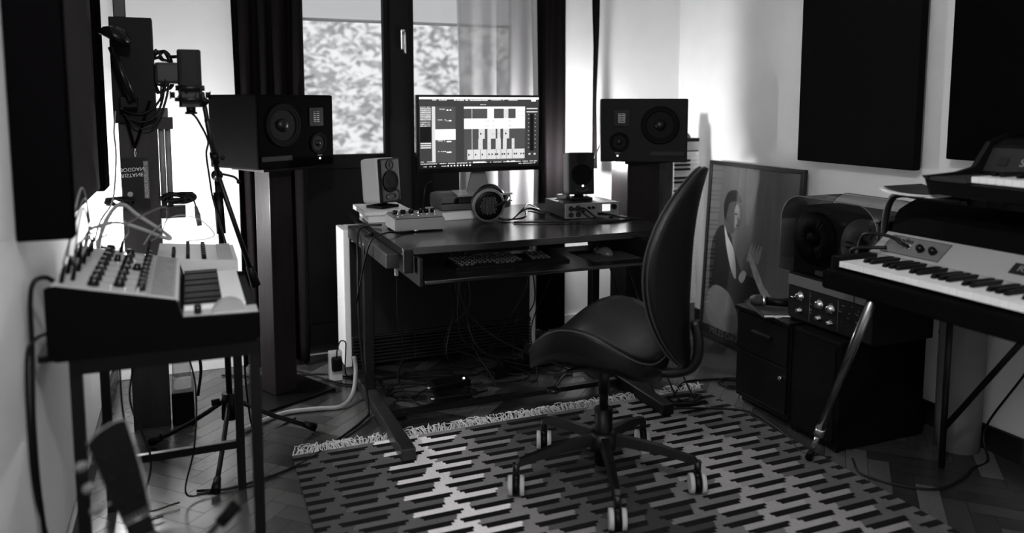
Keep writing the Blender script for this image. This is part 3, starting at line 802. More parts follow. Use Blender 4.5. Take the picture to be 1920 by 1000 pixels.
# ================================================================== OFFICE CHAIR
HUB = (1.225, 2.18)
t = thing('office_chair', 'black leather saddle-seat swivel chair on five castors standing on the rug', 'chair', (HUB[0], HUB[1], .008), R(41))
INVR = Matrix.Rotation(R(-41), 4, 'Z')
def cushion(fn, nr, ns, mat, name, parent, thick):
    """disk-parameterised padded shell: fn(a, r, side) -> point"""
    b = nb()
    rings = []
    prof = [(0, 0)] + [(r / nr, 0) for r in range(1, nr)] + [(1, .0), (1.012, .25), (1.012, .75), (1, 1.)] + [(r / nr, 1) for r in range(nr - 1, 0, -1)] + [(0, 1)]
    for r_, sd in prof:
        if r_ == 0: rings.append([b.verts.new(fn(0, 0, sd))]); continue
        rings.append([b.verts.new(fn(2 * PI * i / ns, r_, sd)) for i in range(ns)])
    for A, B in zip(rings, rings[1:]):
        for i in range(ns):
            j = (i + 1) % ns
            if len(A) == 1: f = b.faces.new([A[0], B[i], B[j]])
            elif len(B) == 1: f = b.faces.new([A[i], A[j], B[0]])
            else: f = b.faces.new([A[i], A[j], B[j], B[i]])
            f.smooth = True
    return obj(name, b, mat, parent)
def sgnpow(v, p): return math.copysign(abs(v) ** p, v)
def seat_fn(a, r, sd):
    u = sgnpow(math.cos(a), .8) * r; v = sgnpow(math.sin(a), .8) * r      # u across, v forward
    x = u * .225; y = v * .215 + .02
    x *= 1 - .12 * v
    z = .50 + .065 * u * u * (1 - .6 * v * v) - .055 * v * v - .028 * max(v, 0) ** 2 + .01
    if sd > 0: z -= sd * (.055 + .035 * (1 - v * v))* (1 if r > .99 else 1.0)
    if sd >= 1: z = min(z, .50 - .05 + .02 * r) - .005
    z += .012 * (1 - r * r) * (1 - sd)
    return (x, y, z)
seat = cushion(seat_fn, 10, 48, leather, 'seat', t, .07)
b = nb()
pts = [Vector(seat_fn(2 * PI * i / 60, 1.013, .12)) for i in range(61)]
tube(b, pts, .0025, 6, 1); obj('piping', b, M('leather_seam', .05, .4), seat)
def back_fn(a, r, sd):
    u = math.cos(a) * r; v = math.sin(a) * r
    w2 = .188 * (1 - .22 * v * v + .05 * v)
    x = sgnpow(u, .92) * w2
    z = .745 + v * .305
    y = -.225 - .055 * (max(v, 0) ** 2) - .035 * min(v, 0) ** 2 - .01 * v
    y += .045 * u * u
    y -= sd * (.028 + .022 * (1 - r))
    return (x, y, z)
back = cushion(back_fn, 10, 56, leather, 'backrest', t, .05)
for q, rr in ((.0, .0022), (.5, .0018)):
    b = nb(); pts = [Vector(back_fn(2 * PI * i / 72, 1.013, .1 + q)) for i in range(73)]
    tube(b, pts, rr, 6, 1); obj('piping', b, M('leather_seam', .05, .4), back)
b = nb(); tube(b, [(0, -.10, .42), (0, -.20, .40), (0, -.285, .43), (0, -.305, .50), (0, -.292, .58)], .016, 10); obj('back_bar', b, metalblk, t)
b = nb(); box(b, -.09, .09, -.13, .11, .395, .432, .012); obj('tilt_mechanism', b, metalblk, t)
b = nb(); tube(b, [(-.08, .02, .41), (-.14, .07, .405), (-.175, .10, .36)], .006, 8); lv = obj('height_lever', b, metalblk, t)
b = nb(); lathe(b, [(0, 0), (.016, 0), (.022, .006), (.022, .012), (0, .016)], Matrix.Translation((-.178, .102, .345))); obj('lever_knob', b, blackgloss, lv)
b = nb(); cyl(b, (0, 0, .22), (0, 0, .40), .0145); cyl(b, (0, 0, .30), (0, 0, .40), .018); obj('gas_column', b, metalblk, t)
b = nb(); cyl(b, (0, 0, .06), (0, 0, .25), .028, .030); obj('column_sleeve', b, black, t)
b = nb(); lathe(b, [(0, .115), (.045, .115), (.05, .13), (.045, .165), (.03, .175), (0, .175)]); obj('hub', b, metalblk, t)
for ang in (177, 249, 321, 33, 105):
    a = R(ang - 41); ca, sa = math.cos(a), math.sin(a)
    b = nb()
    P = [(.035, .15, .036), (.18, .135, .030), (.295, .110, .024), (.308, .095, .022)]
    for (r0, z0, w0), (r1, z1, w1) in zip(P, P[1:]):
        vs = []
        for (rr, zz, ww) in ((r0, z0, w0), (r1, z1, w1)):
            for s_, dz in ((-1, -1), (1, -1), (1, 1), (-1, 1)):
                q = s_ * ww / 2 * (1 if dz < 0 else .7)
                vs.append(b.verts.new((ca * rr - sa * q, sa * rr + ca * q, zz + dz * ww * .45)))
        for f in ((0, 1, 5, 4), (1, 2, 6, 5), (2, 3, 7, 6), (3, 0, 4, 7), (3, 2, 1, 0), (4, 5, 6, 7)): b.faces.new([vs[i] for i in f])
    cyl(b, (ca * .305, sa * .305, .062), (ca * .305, sa * .305, .108), .011)
    lg = obj('base_leg', b, metalblk, t)
    ca2, sa2 = math.cos(R(-22 - 41)), math.sin(R(-22 - 41))
    cx, cy = ca * .305, sa * .305
    wa = R(-24 - 41)                       # axle direction: wheels seen side by side
    ax = Vector((math.cos(wa), math.sin(wa), 0))
    cst = None
    b = nb(); c0 = Vector((cx, cy, .034)); cyl(b, c0 - ax * .010, c0 + ax * .010, .030, seg=24); cyl(b, (cx, cy, .04), (cx, cy, .07), .012); cst = obj('castor', b, black, t)
    for s_ in (-1, 1):
        b = nb(); p = c0 + ax * s_ * .012; q = c0 + ax * s_ * .026
        cyl(b, p, q, .0325, .031, seg=28); obj('wheel', b, M('castor_tread', .42, .5), cst, label='pale grey castor wheel')

# ================================================================== POSTER
t = thing('framed_poster', 'framed black-and-white poster of a seated trumpet player leaning against the right wall', 'poster', (2.575, 3.12, 0), 0)
PWd, PH = .70, .95
lean = math.asin(.045 / PH)
PT = Matrix.Translation((-.03, 0, .002)) @ Matrix.Rotation(lean, 4, 'Y') @ Matrix.Rotation(R(-90), 4, 'Z')     # local: x runs toward the camera, z up, front faces -y
b = nb()
for q in ((-PWd / 2, PWd / 2, 0, .022), (-PWd / 2, PWd / 2, PH - .022, PH)): box(b, q[0], q[1], -.012, .012, q[2], q[3], .002, PT)
for x in (-PWd / 2, PWd / 2 - .022): box(b, x, x + .022, -.012, .012, .022, PH - .022, .002, PT)
obj('frame', b, M('black_frame', .015, .3), t)
b = nb(); box(b, -PWd / 2 + .02, PWd / 2 - .02, -.0045, .008, .02, PH - .02, 0, PT)
pg = obj('print', b, M('photo_paper_background', .10, .5, noise=.5, scale=2.2, stretch=(1, 5, .3)), t)
def flat(nm, pts, m, lv, n=5, closed=True):
    """flat printed shape; pts in (x 0..1, y 0..1) of the print"""
    P = [Vector((p[0], p[1], 0)) for p in pts]
    if n > 1:
        Q = [P[-1]] + P + [P[0], P[1]]; out = []
        for i in range(1, len(Q) - 2):
            a, b_, c, d = Q[i - 1:i + 3]
            for k in range(n):
                s = k / n
                out.append(.5 * ((2 * b_) + (c - a) * s + (2 * a - 5 * b_ + 4 * c - d) * s * s + (3 * b_ - a - 3 * c + d) * s ** 3))
        P = out
    b = nb()
    f = b.faces.new([b.verts.new(PT @ Vector((-PWd / 2 + .02 + p.x * (PWd - .04), -.0047 - lv * .0003, .02 + p.y * (PH - .04)))) for p in P])
    bmesh.ops.triangulate(b, faces=[f])
    obj(nm, b, m, pg)
g1, g2, g3, g4 = M('print_black', .006, .6), M('print_suit', .012, .6, noise=.3, scale=30), M('print_skin', .06, .6, noise=.5, scale=18), M('print_light', .42, .6, noise=.2, scale=30)
g5 = M('print_grey', .16, .6, noise=.3, scale=9)
flat('printed_jacket', [(.10, .12), (.05, .35), (.06, .55), (.16, .655), (.27, .62), (.36, .50), (.46, .42), (.62, .40), (.66, .33), (.50, .27), (.40, .14)], g2, 1)
flat('printed_knee', [(.06, .09), (.03, .2), (.10, .29), (.22, .30), (.34, .26), (.44, .15), (.42, .07), (.2, .05)], g5, 2)
flat('printed_shirt', [(.20, .655), (.25, .60), (.34, .52), (.38, .38), (.33, .40), (.25, .52)], g4, 2)
flat('printed_head', [(.20, .66), (.19, .73), (.21, .80), (.28, .835), (.36, .815), (.39, .75), (.395, .70), (.37, .665), (.31, .625), (.25, .62)], g3, 3)
flat('printed_hair', [(.185, .72), (.18, .79), (.23, .855), (.33, .865), (.385, .82), (.37, .80), (.31, .805), (.25, .79), (.225, .74), (.21, .69)], g1, 4)
flat('printed_face_light', [(.31, .76), (.345, .79), (.375, .76), (.385, .71), (.35, .72), (.355, .67), (.325, .66), (.32, .70)], M('print_skin_light', .22, .6, noise=.4, scale=30), 5)
flat('printed_eye', [(.315, .735), (.335, .742), (.350, .732), (.333, .727)], g1, 6, 2)
flat('printed_mouth', [(.335, .672), (.36, .680), (.378, .672), (.358, .664)], g1, 6, 2)
flat('printed_hand', [(.46, .43), (.45, .49), (.50, .54), (.56, .56), (.60, .60), (.63, .56), (.61, .50), (.58, .45), (.52, .41)], g3, 4)
for i in range(4): flat('printed_finger', [(.49 + i * .035, .50), (.53 + i * .035, .585), (.55 + i * .035, .585), (.52 + i * .035, .49)], M('print_skin_light', .22, .6), 5, 2)
flat('printed_trumpet', [(.50, .52), (.545, .53), (.70, .38), (.80, .33), (.83, .26), (.76, .27), (.68, .33), (.60, .40)], M('print_brass', .30, .5, noise=.5, scale=40), 6, 2)
flat('printed_cuff', [(.41, .38), (.45, .43), (.50, .42), (.46, .36)], g4, 5, 2)
flat('printed_beam', [(.43, .99), (.57, .99), (.52, .78), (.47, .68), (.44, .78)], g5, 1, 3)
flat('caption_band', [(0, 0), (1, 0), (1, .055), (0, .055)], g1, 7, 1)
b = nb(); word(b, 'MILES DAVIS', .048, PT @ Matrix.Translation((-.13, -.0072, .048)) @ Matrix.Rotation(R(90), 4, 'X'), .0002); obj('caption', b, M('print_caption', .11, .6), pg)
b = nb(); box(b, -PWd / 2 + .02, PWd / 2 - .02, -.0100, -.0088, .02, PH - .02, 0, PT); obj('glass', b, picglass, t)

# ================================================================== LEFT: STAND WITH THE SYNTHESIZER
t = thing('keyboard_stand', 'black square-tube steel stand carrying the patch-cable synthesizer along the left wall', 'keyboard stand', (-.08, 2.35, 0), 0, None, True)
LZ = .665
for x, y in ((.132, 2.015), (.118, 2.60), (-.262, 2.015), (-.262, 2.60)):
    b = nb(); box(b, x - .013, x + .013, y - .013, y + .013, 0, LZ, .002); obj('leg', b, metalblk, t)
for y in (2.015, 2.60):
    b = nb(); box(b, -.249, .119 if y < 2.3 else .105, y - .013, y + .013, LZ - .038, LZ, .002); obj('crossbar', b, metalblk, t)
for x in (.125, -.262):
    b = nb(); box(b, x - .012, x + .012, 2.028, 2.587, LZ - .03, LZ, .002); obj('side_rail', b, metalblk, t)
b = nb(); box(b, -.249, .105, 2.59, 2.61, .14, .165, .002); obj('stretcher', b, metalblk, t)
b = nb(); box(b, -.335, .14, 2.0, 2.80, LZ, LZ + .016, .002); obj('shelf', b, metalblk, t)
b = nb()
for z in (.60, .57): cyl(b, (.132, 2.0, z), (.132, 2.015, z), .007, seg=10)
obj('bolt', b, metalblk, t)

# synthesizer: keys run away from the camera, the player would sit on the right
SZ = LZ + .0165
t = thing('synthesizer', 'compact synthesizer with knobs and patch sockets on the black steel stand', 'synthesizer', (-.08, 2.19, SZ), 0, None, True)
SY0, SY1 = 1.935, 2.455
prof = [(-.305, SZ + .012), (-.29, SZ), (.13, SZ), (.142, SZ + .012), (.142, SZ + .068), (-.028, SZ + .072), (-.040, SZ + .118), (-.285, SZ + .172), (-.305, SZ + .165)]
b = nb(); prism(b, prof, SY0, SY0 + .018); obj('end_cheek', b, M('black_cheek_wood', .0015, .6, spec=.05), t); b = nb(); prism(b, prof, SY1 - .018, SY1); obj('end_cheek', b, M('black_cheek_wood', .0015, .6, spec=.05), t)
b = nb(); prism(b, [(-.30, SZ + .012), (-.285, SZ + .002), (.12, SZ + .002), (.14, SZ + .014), (.14, SZ + .062), (.118, SZ + .064), (-.028, SZ + .064), (-.043, SZ + .112), (-.285, SZ + .165), (-.30, SZ + .16)], SY0 + .018, SY1 - .018); obj('case', b, black, t)
# sloped control panel
pa = Vector((-.290, 0, SZ + .1720)); pb = Vector((-.036, 0, SZ + .1165))
dirp = (pb - pa).normalized(); plen = (pb - pa).length
nrm = Vector((-dirp.z, 0, dirp.x))
def onp(u, v, h=0.):            # u: 0 back .. 1 front (toward keys), v: 0 near .. 1 far
    p = pa + dirp * (u * plen) + nrm * h
    return Vector((p.x, SY0 + .002 + v * (SY1 - SY0 - .004), p.z))
def pboxm(b, u0, u1, v0, v1, h0, h1, mi=0):
    P = [onp(u, v, h) for h in (h0, h1) for u, v in ((u0, v0), (u1, v0), (u1, v1), (u0, v1))]
    V = [b.verts.new(p) for p in P]
    for f in ((3, 2, 1, 0), (4, 5, 6, 7), (0, 1, 5, 4), (1, 2, 6, 5), (2, 3, 7, 6), (3, 0, 4, 7)):
        ff = b.faces.new([V[i] for i in f]); ff.material_index = mi
b = nb(); pboxm(b, 0, 1, 0, 1, -.002, .003)
cp = obj('control_panel', b, M('pale_control_panel', .52, .45, .2, noise=.12, scale=200, bump=.05), t, label='pale metal control panel')
b = nb()
for u0, u1, v0, v1 in ((.735, .742, .02, .98), (.755, .760, .02, .98), (.955, .962, .02, .98), (.02, .98, .985, .99)): pboxm(b, u0, u1, v0, v1, .003, .0034)
for k in range(7):
    v = .06 + k * .13
    for u in (.24, .48, .68):
        pboxm(b, u, u + .05, v + .055, v + .058, .003, .0034)
    pboxm(b, .30, .66, v + .11, v + .112, .003, .0034)
obj('panel_print', b, M('panel_ink', .05, .5), cp)
b = nb(); pboxm(b, .765, .95, .03, .97, .003, .0042); obj('display_strip', b, M('grey_strip', .22, .5, noise=.5, scale=60), cp)
rk = random.Random(4)
def knob(u, v, r=.0085, h=.017, m=black):
    T = Matrix.Translation(onp(u, v, .003)) @ nrm.to_track_quat('Z', 'Y').to_matrix().to_4x4()
    b = nb(); lathe(b, [(0, 0), (r * 1.12, 0), (r * 1.08, h * .3), (r * .92, h * .45), (r * .85, h), (r * .6, h * 1.04), (0, h * 1.04)], T, 18)
    k = obj('knob', b, blackgloss, t)
    a = rk.uniform(0, 6.28)
    b = nb(); box(b, -.0007, .0007, 0, r * .8, h * 1.035, h * 1.075, 0, T @ Matrix.Rotation(a, 4, 'Z')); obj('pointer', b, paleink, k)
for v in (.08, .20, .32, .44, .56, .68, .80, .91): knob(.30, v, .012, .021)
for v in (.12, .25, .40, .54, .70, .86): knob(.50, v, .012, .021)
for v in (.09, .17, .26, .35, .45, .56, .68, .80, .90): knob(.68, v, .0105, .019)
knob(.60, .53, .010); knob(.40, .70, .008)
for u, v in ((.44, .03), (.56, .03), (.66, .03), (.42, .56), (.56, .66), (.43, .88)):
    b = nb(); cyl(b, onp(u, v, .003), onp(u, v, .006), .0035, seg=8); cyl(b, onp(u, v, .005), onp(u, v + .004, .016), .0016, .0022, seg=8); obj('toggle_switch', b, chrome, t)
b = nb()
for k in range(14):
    for u in (.06, .13): cyl(b, onp(u, .05 + k * .067, .003), onp(u, .05 + k * .067, .0052), .0036, .003, seg=10)
obj('patch_sockets', b, steel, cp)
# keys: white 'keys' across x, one behind the other along y
NW = 19; KY0, KY1 = SY0 + .085, SY1 - .022; kw = (KY1 - KY0) / NW
wk = nb(); box(wk, -.026, .116, -kw / 2 + .0005, kw / 2 - .0005, SZ + .064, SZ + .079, .0015)
wkey = obj('white_key', wk, keyw, t); first = True
sx_, sy_ = -(-.08), -2.19
base = wkey.location.copy()
for i in range(NW):
    k = wkey if first else wkey.copy()
    if not first: C.objects.link(k); k.parent = t
    first = False
    k.location = (0, 0, 0)
    k.location.y = KY1 - kw * (i + .5) - 0
bk = nb(); box(bk, -.026, .062, -.0055, .0055, SZ + .079, SZ + .0895, .002)
bkey = obj('black_key', bk, keyb, t); first = True
for i in range(NW - 1):
    if (i % 7) in (2, 6): continue
    k = bkey if first else bkey.copy()
    if not first: C.objects.link(k); k.parent = t
    first = False
    k.location = (0, KY1 - kw * (i + 1), 0)
b = nb(); box(b, -.028, .14, SY0 + .018, SY0 + .083, SZ + .062, SZ + .0705, .001); obj('wheel_panel', b, M('pale_control_panel', .52), t)
b = nb(); lathe(b, [(0, 0), (.009, 0), (.0085, .02), (0, .021)], Matrix.Translation((.005, SY0 + .045, SZ + .0705))); obj('octave_knob', b, blackgloss, t)
for yy in (SY0 + .040, SY0 + .062):
    b = nb(); c = Vector((.075, yy, SZ + .060)); cyl(b, c - Vector((0, .006, 0)), c + Vector((0, .006, 0)), .040, seg=48); obj('pitch_wheel', b, M('clear_grey_wheel', .34, .3), t, label='pale grey half-sunk wheel')
# patch cables plugged into the panel, each a thing of its own
def patch(u0, v0, u1, v1, h, mat, label, lean=(0, 0), g='patch cables on the synthesizer'):
    p0 = onp(u0, v0, .0052); p1 = onp(u1, v1, .0052)
    t = thing('patch_cable', label, 'cable', tuple(p0), 0, g, True)
    for p in (p0, p1):
        b = nb(); q = p + nrm * .034; cyl(b, p, q, .0048, .0042, seg=12); cyl(b, q, q + nrm * .008, .0032, .0024, seg=10); obj('plug', b, black, t)
    b = nb(); L_ = Vector((lean[0], lean[1], 0))
    tube(b, [p0 + nrm * .036, p0 + nrm * .06 + L_ * .3, (p0 + p1) / 2 + nrm * h + L_, p1 + nrm * .06 + L_ * .3, p1 + nrm * .036], .0021, 8, 10)
    obj('cord', b, mat, t)
for a in ((.06, .05, .06, .92, .16, cablem, (-.01, .05), 'dark patch cord from the nearest back-row socket of the synthesizer, looping to its far end'),
          (.13, .12, .13, .72, .15, cablem, (-.02, .0), 'dark patch cord in the front socket row, second plug from the camera'),
          (.06, .25, .13, .85, .19, cablew, (-.03, .02), 'pale patch cord with the tallest loop over the synthesizer socket rows'),
          (.13, .32, .06, .65, .12, cablew, (.02, .03), 'short pale patch cord between the middle sockets of the synthesizer'),
          (.06, .45, .40, .93, .10, cablew, (.03, .02), 'low pale patch cord from the socket rows to a far knob row'),
          (.13, .52, .66, .98, .13, cablem, (.09, .05), 'dark patch cord arching across the far end of the synthesizer panel')):
    patch(a[0], a[1], a[2], a[3], a[4], a[5], a[7], a[6])
# thick pale hose loop over the synthesizer
b = nb(); tube(b, [(-.27, 2.50, SZ + .02), (-.24, 2.47, .88), (-.19, 2.47, .965), (-.14, 2.47, .93), (-.085, 2.475, .885), (-.06, 2.48, .86), (-.075, 2.47, .862), (-.14, 2.465, .895), (-.20, 2.465, .915), (-.27, 2.465, .90)], .0055, 10, 8)
tag(obj('pale_hose', b, cablew), 'thick pale cable loop rising behind the synthesizer beside the bulb', 'cable')
b = nb(); tube(b, [(-.13, 2.44, .85), (-.10, 2.45, .89), (-.04, 2.47, .925), (.02, 2.48, .91), (.06, 2.49, .865), (.045, 2.50, .848), (-.02, 2.49, .845)], .0018, 8, 8)
tag(obj('thin_cable', b, cablew), 'thin pale cable in a wide arch from synthesizer to the small mixer', 'cable')

# small mixer behind the keys
t = thing('small_mixer', 'pale desktop mixer with columns of dark knobs, behind the synthesizer keys', 'mixer', (.02, 2.64, SZ), 0, None, True)
b = nb(); prism(b, [(-.10, SZ), (.125, SZ), (.125, SZ + .095), (-.10, SZ + .115)], 2.49, 2.78); obj('body', b, cream, t)
for cxx, n_ in ((-.055, 4), (-.015, 7), (.03, 7)):
    for k in range(n_):
        b = nb(); z = SZ + .095 + (.125 - cxx) / .225 * .02
        yy = 2.51 + k * .036; r = .006 if cxx < 0 else .0075
        cyl(b, (cxx, yy, z - .001), (cxx, yy, z + .016), r, r * .8, seg=12); obj('knob', b, black, t)
for k in range(9):
    b = nb(); z = SZ + .098; yy = 2.505 + k * .029
    box(b, .07, .112, yy, yy + .008, z - .002, z + .009, .002); obj('slider', b, M('slider_grey', .3, .4), t)

# bulb lamp burning low in the back left corner
t = thing('bulb_lamp', 'small wall lamp with a bare glowing bulb beyond the synthesizer, left of the pillar', 'lamp', (-.345, 3.44, .70), 0, None, True)
b = nb(); box(b, -.349, -.335, 3.41, 3.47, .65, .72, .004); tube(b, [(-.336, 3.44, .69), (-.31, 3.44, .685), (-.275, 3.44, .68)], .007, 8); obj('bracket', b, metalblk, t)
b = nb(); cyl(b, (-.272, 3.44, .665), (-.272, 3.44, .705), .014); obj('socket', b, white, t)
b = nb(); lathe(b, [(0, 0), (.012, 0), (.019, .015), (.022, .045), (.020, .078), (.012, .095), (0, .098)], Matrix.Translation((-.272, 3.44, .705))); obj('bulb', b, bulb_l, t)

# black cable looping out of the synth to the wall, and cables hanging down the wall
def cab(pts, r, mat, label, group=None, nm='cable', n=8):
    b = nb(); tube(b, pts, r, 8, n); o = obj(nm, b, mat); tag(o, label, 'cable', group); return o
cab([(-.29, 1.99, .852), (-.305, 1.97, .868), (-.325, 1.955, .862), (-.333, 1.95, .82), (-.335, 1.95, .72), (-.338, 1.93, .55), (-.338, 1.95, .35), (-.330, 2.02, .12), (-.30, 2.2, .012)], .0055, cable, 'black cable bending out of the synthesizer and down the left wall')
cab([(-.30, 1.96, .745), (-.325, 1.93, .74), (-.34, 1.91, .70), (-.342, 1.90, .5), (-.342, 1.93, .38), (-.338, 2.0, .25), (-.33, 2.06, .08), (-.30, 2.1, .012)], .004, cable, 'black cable leaving the synthesizer side low down, hanging on the left wall')
for i, (x, y) in enumerate(((-.17, 2.45), (-.215, 2.38), (-.05, 2.5))):
    cab([(x, y, LZ - .002), (x + .01, y + .02, .55), (x - .02 + .03 * i, y + .05, .38), (x + .03, y + .02, .2), (x, y + .06, .03), (x + .1, y + .1, .012)], .003, cable, ('thin black cable under the synthesizer stand, nearest its middle', 'thin black cable under the synthesizer stand, closest to the wall', 'thin black cable under the synthesizer stand, farthest from the wall')[i], 'cables under the synthesizer stand')

# ================================================================== LEFT: MICROPHONE ON ITS STAND
t = thing('microphone_stand', 'black tripod microphone stand with a boom arm beside the synthesizer', 'microphone stand', (.115, 2.90, 0), 0, None, True)
MX, MY = .10, 2.89
for fx, fy in ((.405, 2.96), (-.17, 3.05), (.035, 2.57)):
    b = nb(); tube(b, [(MX + (fx - MX) * .08, MY + (fy - MY) * .08, .19), (MX + (fx - MX) * .5, MY + (fy - MY) * .5, .10), (fx, fy, .016)], .0085, 10, 2); lg = obj('leg', b, metalblk, t)
    d = Vector((fx - MX, fy - MY, -.17)).normalized(); p = Vector((fx, fy, .017))
    b = nb(); cyl(b, p - d * .05, p, .012, .016, seg=14); obj('rubber_foot', b, black, lg)
b = nb(); cyl(b, (MX, MY, .13), (MX, MY, .225), .03, .026); cyl(b, (MX - .035, MY - .01, .20), (MX - .06, MY - .015, .20), .011, seg=12); obj('hub', b, black, t)
b = nb(); cyl(b, (MX, MY, .2), (MX - .005, MY, .72), .0105); obj('lower_tube', b, metalblk, t)
b = nb(); cyl(b, (MX - .005, MY, .70), (MX - .006, MY, .76), .017); cyl(b, (MX - .006, MY, .80), (MX - .012, MY, .945), .0155); obj('clutch', b, black, t)
b = nb(); cyl(b, (MX - .005, MY, .72), (MX - .013, MY, .985), .0095); obj('upper_tube', b, metalblk, t)
b = nb(); ball(b, (MX - .013, MY - .01, 1.005), .02, 1, .8, 1); cyl(b, (MX - .013, MY - .03, 1.005), (MX - .013, MY + .02, 1.005), .014); pv = obj('boom_pivot', b, black, t)
b = nb(); tube(b, [(MX + .005, MY - .03, 1.01), (MX + .04, MY - .035, 1.0), (MX + .055, MY - .035, .985)], .004, 8); ball(b, (MX + .056, MY - .035, .982), .008, seg=10); obj('pivot_handle', b, black, pv)
b = nb(); cyl(b, (MX - .025, MY - .03, 1.0), (MX - .014, MY - .03, 1.0), .008, seg=12); obj('pivot_cap', b, chrome, pv)
BA, BB = Vector((.046, 2.70, 1.285)), Vector((.198, 3.10, .60))
PV = Vector((MX - .010, MY - .028, 1.005))
d1 = (PV - BA).normalized()
b = nb(); cyl(b, BA, PV + d1 * .02, .0075); cyl(b, BA + d1 * .10, PV + d1 * .02, .009); obj('boom_arm', b, metalblk, t)
BBe = Vector((.205, 2.955, .60))
b = nb(); cyl(b, PV, BBe, .0085); obj('counter_arm', b, metalblk, t)
d2 = (BBe - PV).normalized(); b = nb(); cyl(b, BBe - d2 * .07, BBe + d2 * .01, .014, .017); obj('counterweight', b, black, t)
b = nb(); cyl(b, PV - d1 * .095, PV - d1 * .055, .014); ball(b, PV - d1 * .075 + Vector((.024, -.005, 0)), .009, seg=10); obj('boom_knob', b, black, t)

t = thing('condenser_microphone', 'boxy black studio microphone in a ring-shaped shock mount on the boom arm', 'microphone', (.012, 2.70, 1.27), 0)
b = nb(); prism(b, [(-.035 * c_, -.022 * s_) for c_, s_ in ((1, .6), (.75, 1), (-.75, 1), (-1, .6), (-1, -.6), (-.75, -1), (.75, -1), (1, -.6))], .035, .150, 'z')
bmesh.ops.bevel(b, geom=b.edges[:], offset=.003, segments=2, affect='EDGES'); obj('head_grille', b, M('mic_mesh', .02, .4, .5, noise=.4, scale=500, bump=.6), t)
b = nb(); prism(b, [(-.034 * c_, -.021 * s_) for c_, s_ in ((1, .6), (.75, 1), (-.75, 1), (-1, .6), (-1, -.6), (-.75, -1), (.75, -1), (1, -.6))], -.03, .035, 'z'); obj('body', b, metalblk, t)
b = nb(); cyl(b, (0, 0, -.045), (0, 0, -.03), .014); cyl(b, (0, 0, -.052), (0, 0, -.045), .018); obj('connector', b, black, t)
b = nb(); lathe(b, [(.040, .022), (.043, .022), (.043, .038), (.040, .038), (.040, .022)]); lathe(b, [(.043, -.012), (.046, -.012), (.046, .0), (.043, .0), (.043, -.012)])
for k in range(4):
    a = PI / 4 + k * PI / 2
    cyl(b, (.0415 * math.cos(a), .0415 * math.sin(a), .030), (.045 * math.cos(a), .045 * math.sin(a), -.006), .0035, seg=8)
sm = obj('shock_mount', b, metalblk, t)
for k in range(8):
    a = k * PI / 4 + .2; b = nb(); tube(b, [(.043 * math.cos(a), .043 * math.sin(a), .03 if k % 2 else -.006), (.034 * math.cos(a + .3), .026 * math.sin(a + .3), .012)], .0014, 6, 1); obj('elastic', b, ink, sm)
for s_ in (-1, 1):
    b = nb(); cyl(b, (s_ * .045, 0, .008), (s_ * .057, 0, .008), .0095, seg=14); cyl(b, (s_ * .057, 0, .008), (s_ * .060, 0, .008), .013, seg=14); obj('clamp_knob', b, black, sm)
b = nb(); tube(b, [(.04, .0, -.005), (.05, 0, -.012), (.04, .004, -.02), (.032, .002, -.006)], .006, 8); obj('swivel', b, black, sm)
cab([(.012, 2.70, 1.222), (.03, 2.73, 1.20), (.06, 2.80, 1.13), (.055, 2.87, 1.08), (.062, 2.87, 1.0), (.07, 2.88, .93), (.09, 2.86, .84), (.12, 2.86, .70), (.15, 2.87, .5), (.16, 2.9, .2), (.2, 3.0, .01), (.35, 3.1, .008)], .0035, cable, 'black microphone cable running down beside the boom stand')

# ================================================================== LEFT: WOODEN PILLAR WITH ITS HOLDERS
PXc, PYc = -.172, 3.27
t = thing('wooden_pillar', 'tall dark wooden pillar in the left corner carrying brackets, cables and a badge', 'pillar', (PXc, PYc, 0), 0, None, True)
b = nb(); box(b, -.237, -.107, 3.235, 3.30, .0, 1.30, .003); obj('post', b, wooddk, t)
b = nb(); box(b, -.250, -.108, 3.215, 3.30, 1.18, 1.565, .004); obj('head_box', b, M('black_box_wood', .004, .7), t, label='black box at the top')
b = nb(); box(b, -.235, -.195, 3.24, 3.28, 1.565, 2.2, .003); obj('upper_pole', b, metalblk, t)
b = nb(); box(b, -.16, -.155, 3.2, 3.3, 1.2, 1.21); 
b.free()
for z, x1 in ((1.155, -.052), (.815, -.020)):
    b = nb(); box(b, -.107, x1, 3.24, 3.30, z, z + .045, .003); obj('bracket', b, wooddk, t)
b = nb(); box(b, -.106, -.068, 3.25, 3.29, 1.20, 1.235, .003); obj('bracket_block', b, M('grey_block', .12, .6), t)
t = thing('paper_roll', 'upright translucent tubes held between the two brackets of the pillar', 'tube', (-.085, 3.27, .861), 0, None, True)
for x in (-.094, -.072):
    b = nb(); cyl(b, (x, 3.27, .861), (x, 3.27, 1.154), .0105, seg=16); obj('tube', b, M('grey_tube', .22, .3), t)
# clutter tuft of small cables on the upper bracket
def coil(cx, cy, cz, rx, rz_, n_, r, mat, label, nm='cable_coil', group=None, plane='x', seed=1):
    rn = random.Random(seed); pts = []
    for i in range(n_ * 10 + 1):
        a = i * 2 * PI / 10
        k = 1 + rn.uniform(-.35, .2)
        if plane == 'x': pts.append((cx + math.cos(a) * rx * k, cy + rn.uniform(-.012, .012), cz + math.sin(a) * rz_ * k + rn.uniform(-.006, .006)))
        else: pts.append((cx + math.cos(a) * rx * k, cy + math.sin(a) * rz_ * k, cz + r + abs(rn.uniform(0, .008))))
    b = nb(); tube(b, pts, r, 6, 3); o = obj(nm, b, mat); tag(o, label, 'cable', group); return o
coil(-.085, 3.285, 1.37, .04, .075, 5, .0045, cable, 'black cables coiled at the right of the pillar top', seed=3)
coil(-.045, 3.21, .897, .052, .014, 9, .006, cable, 'thick bundle of black cables lying on the lower bracket of the pillar', seed=5)
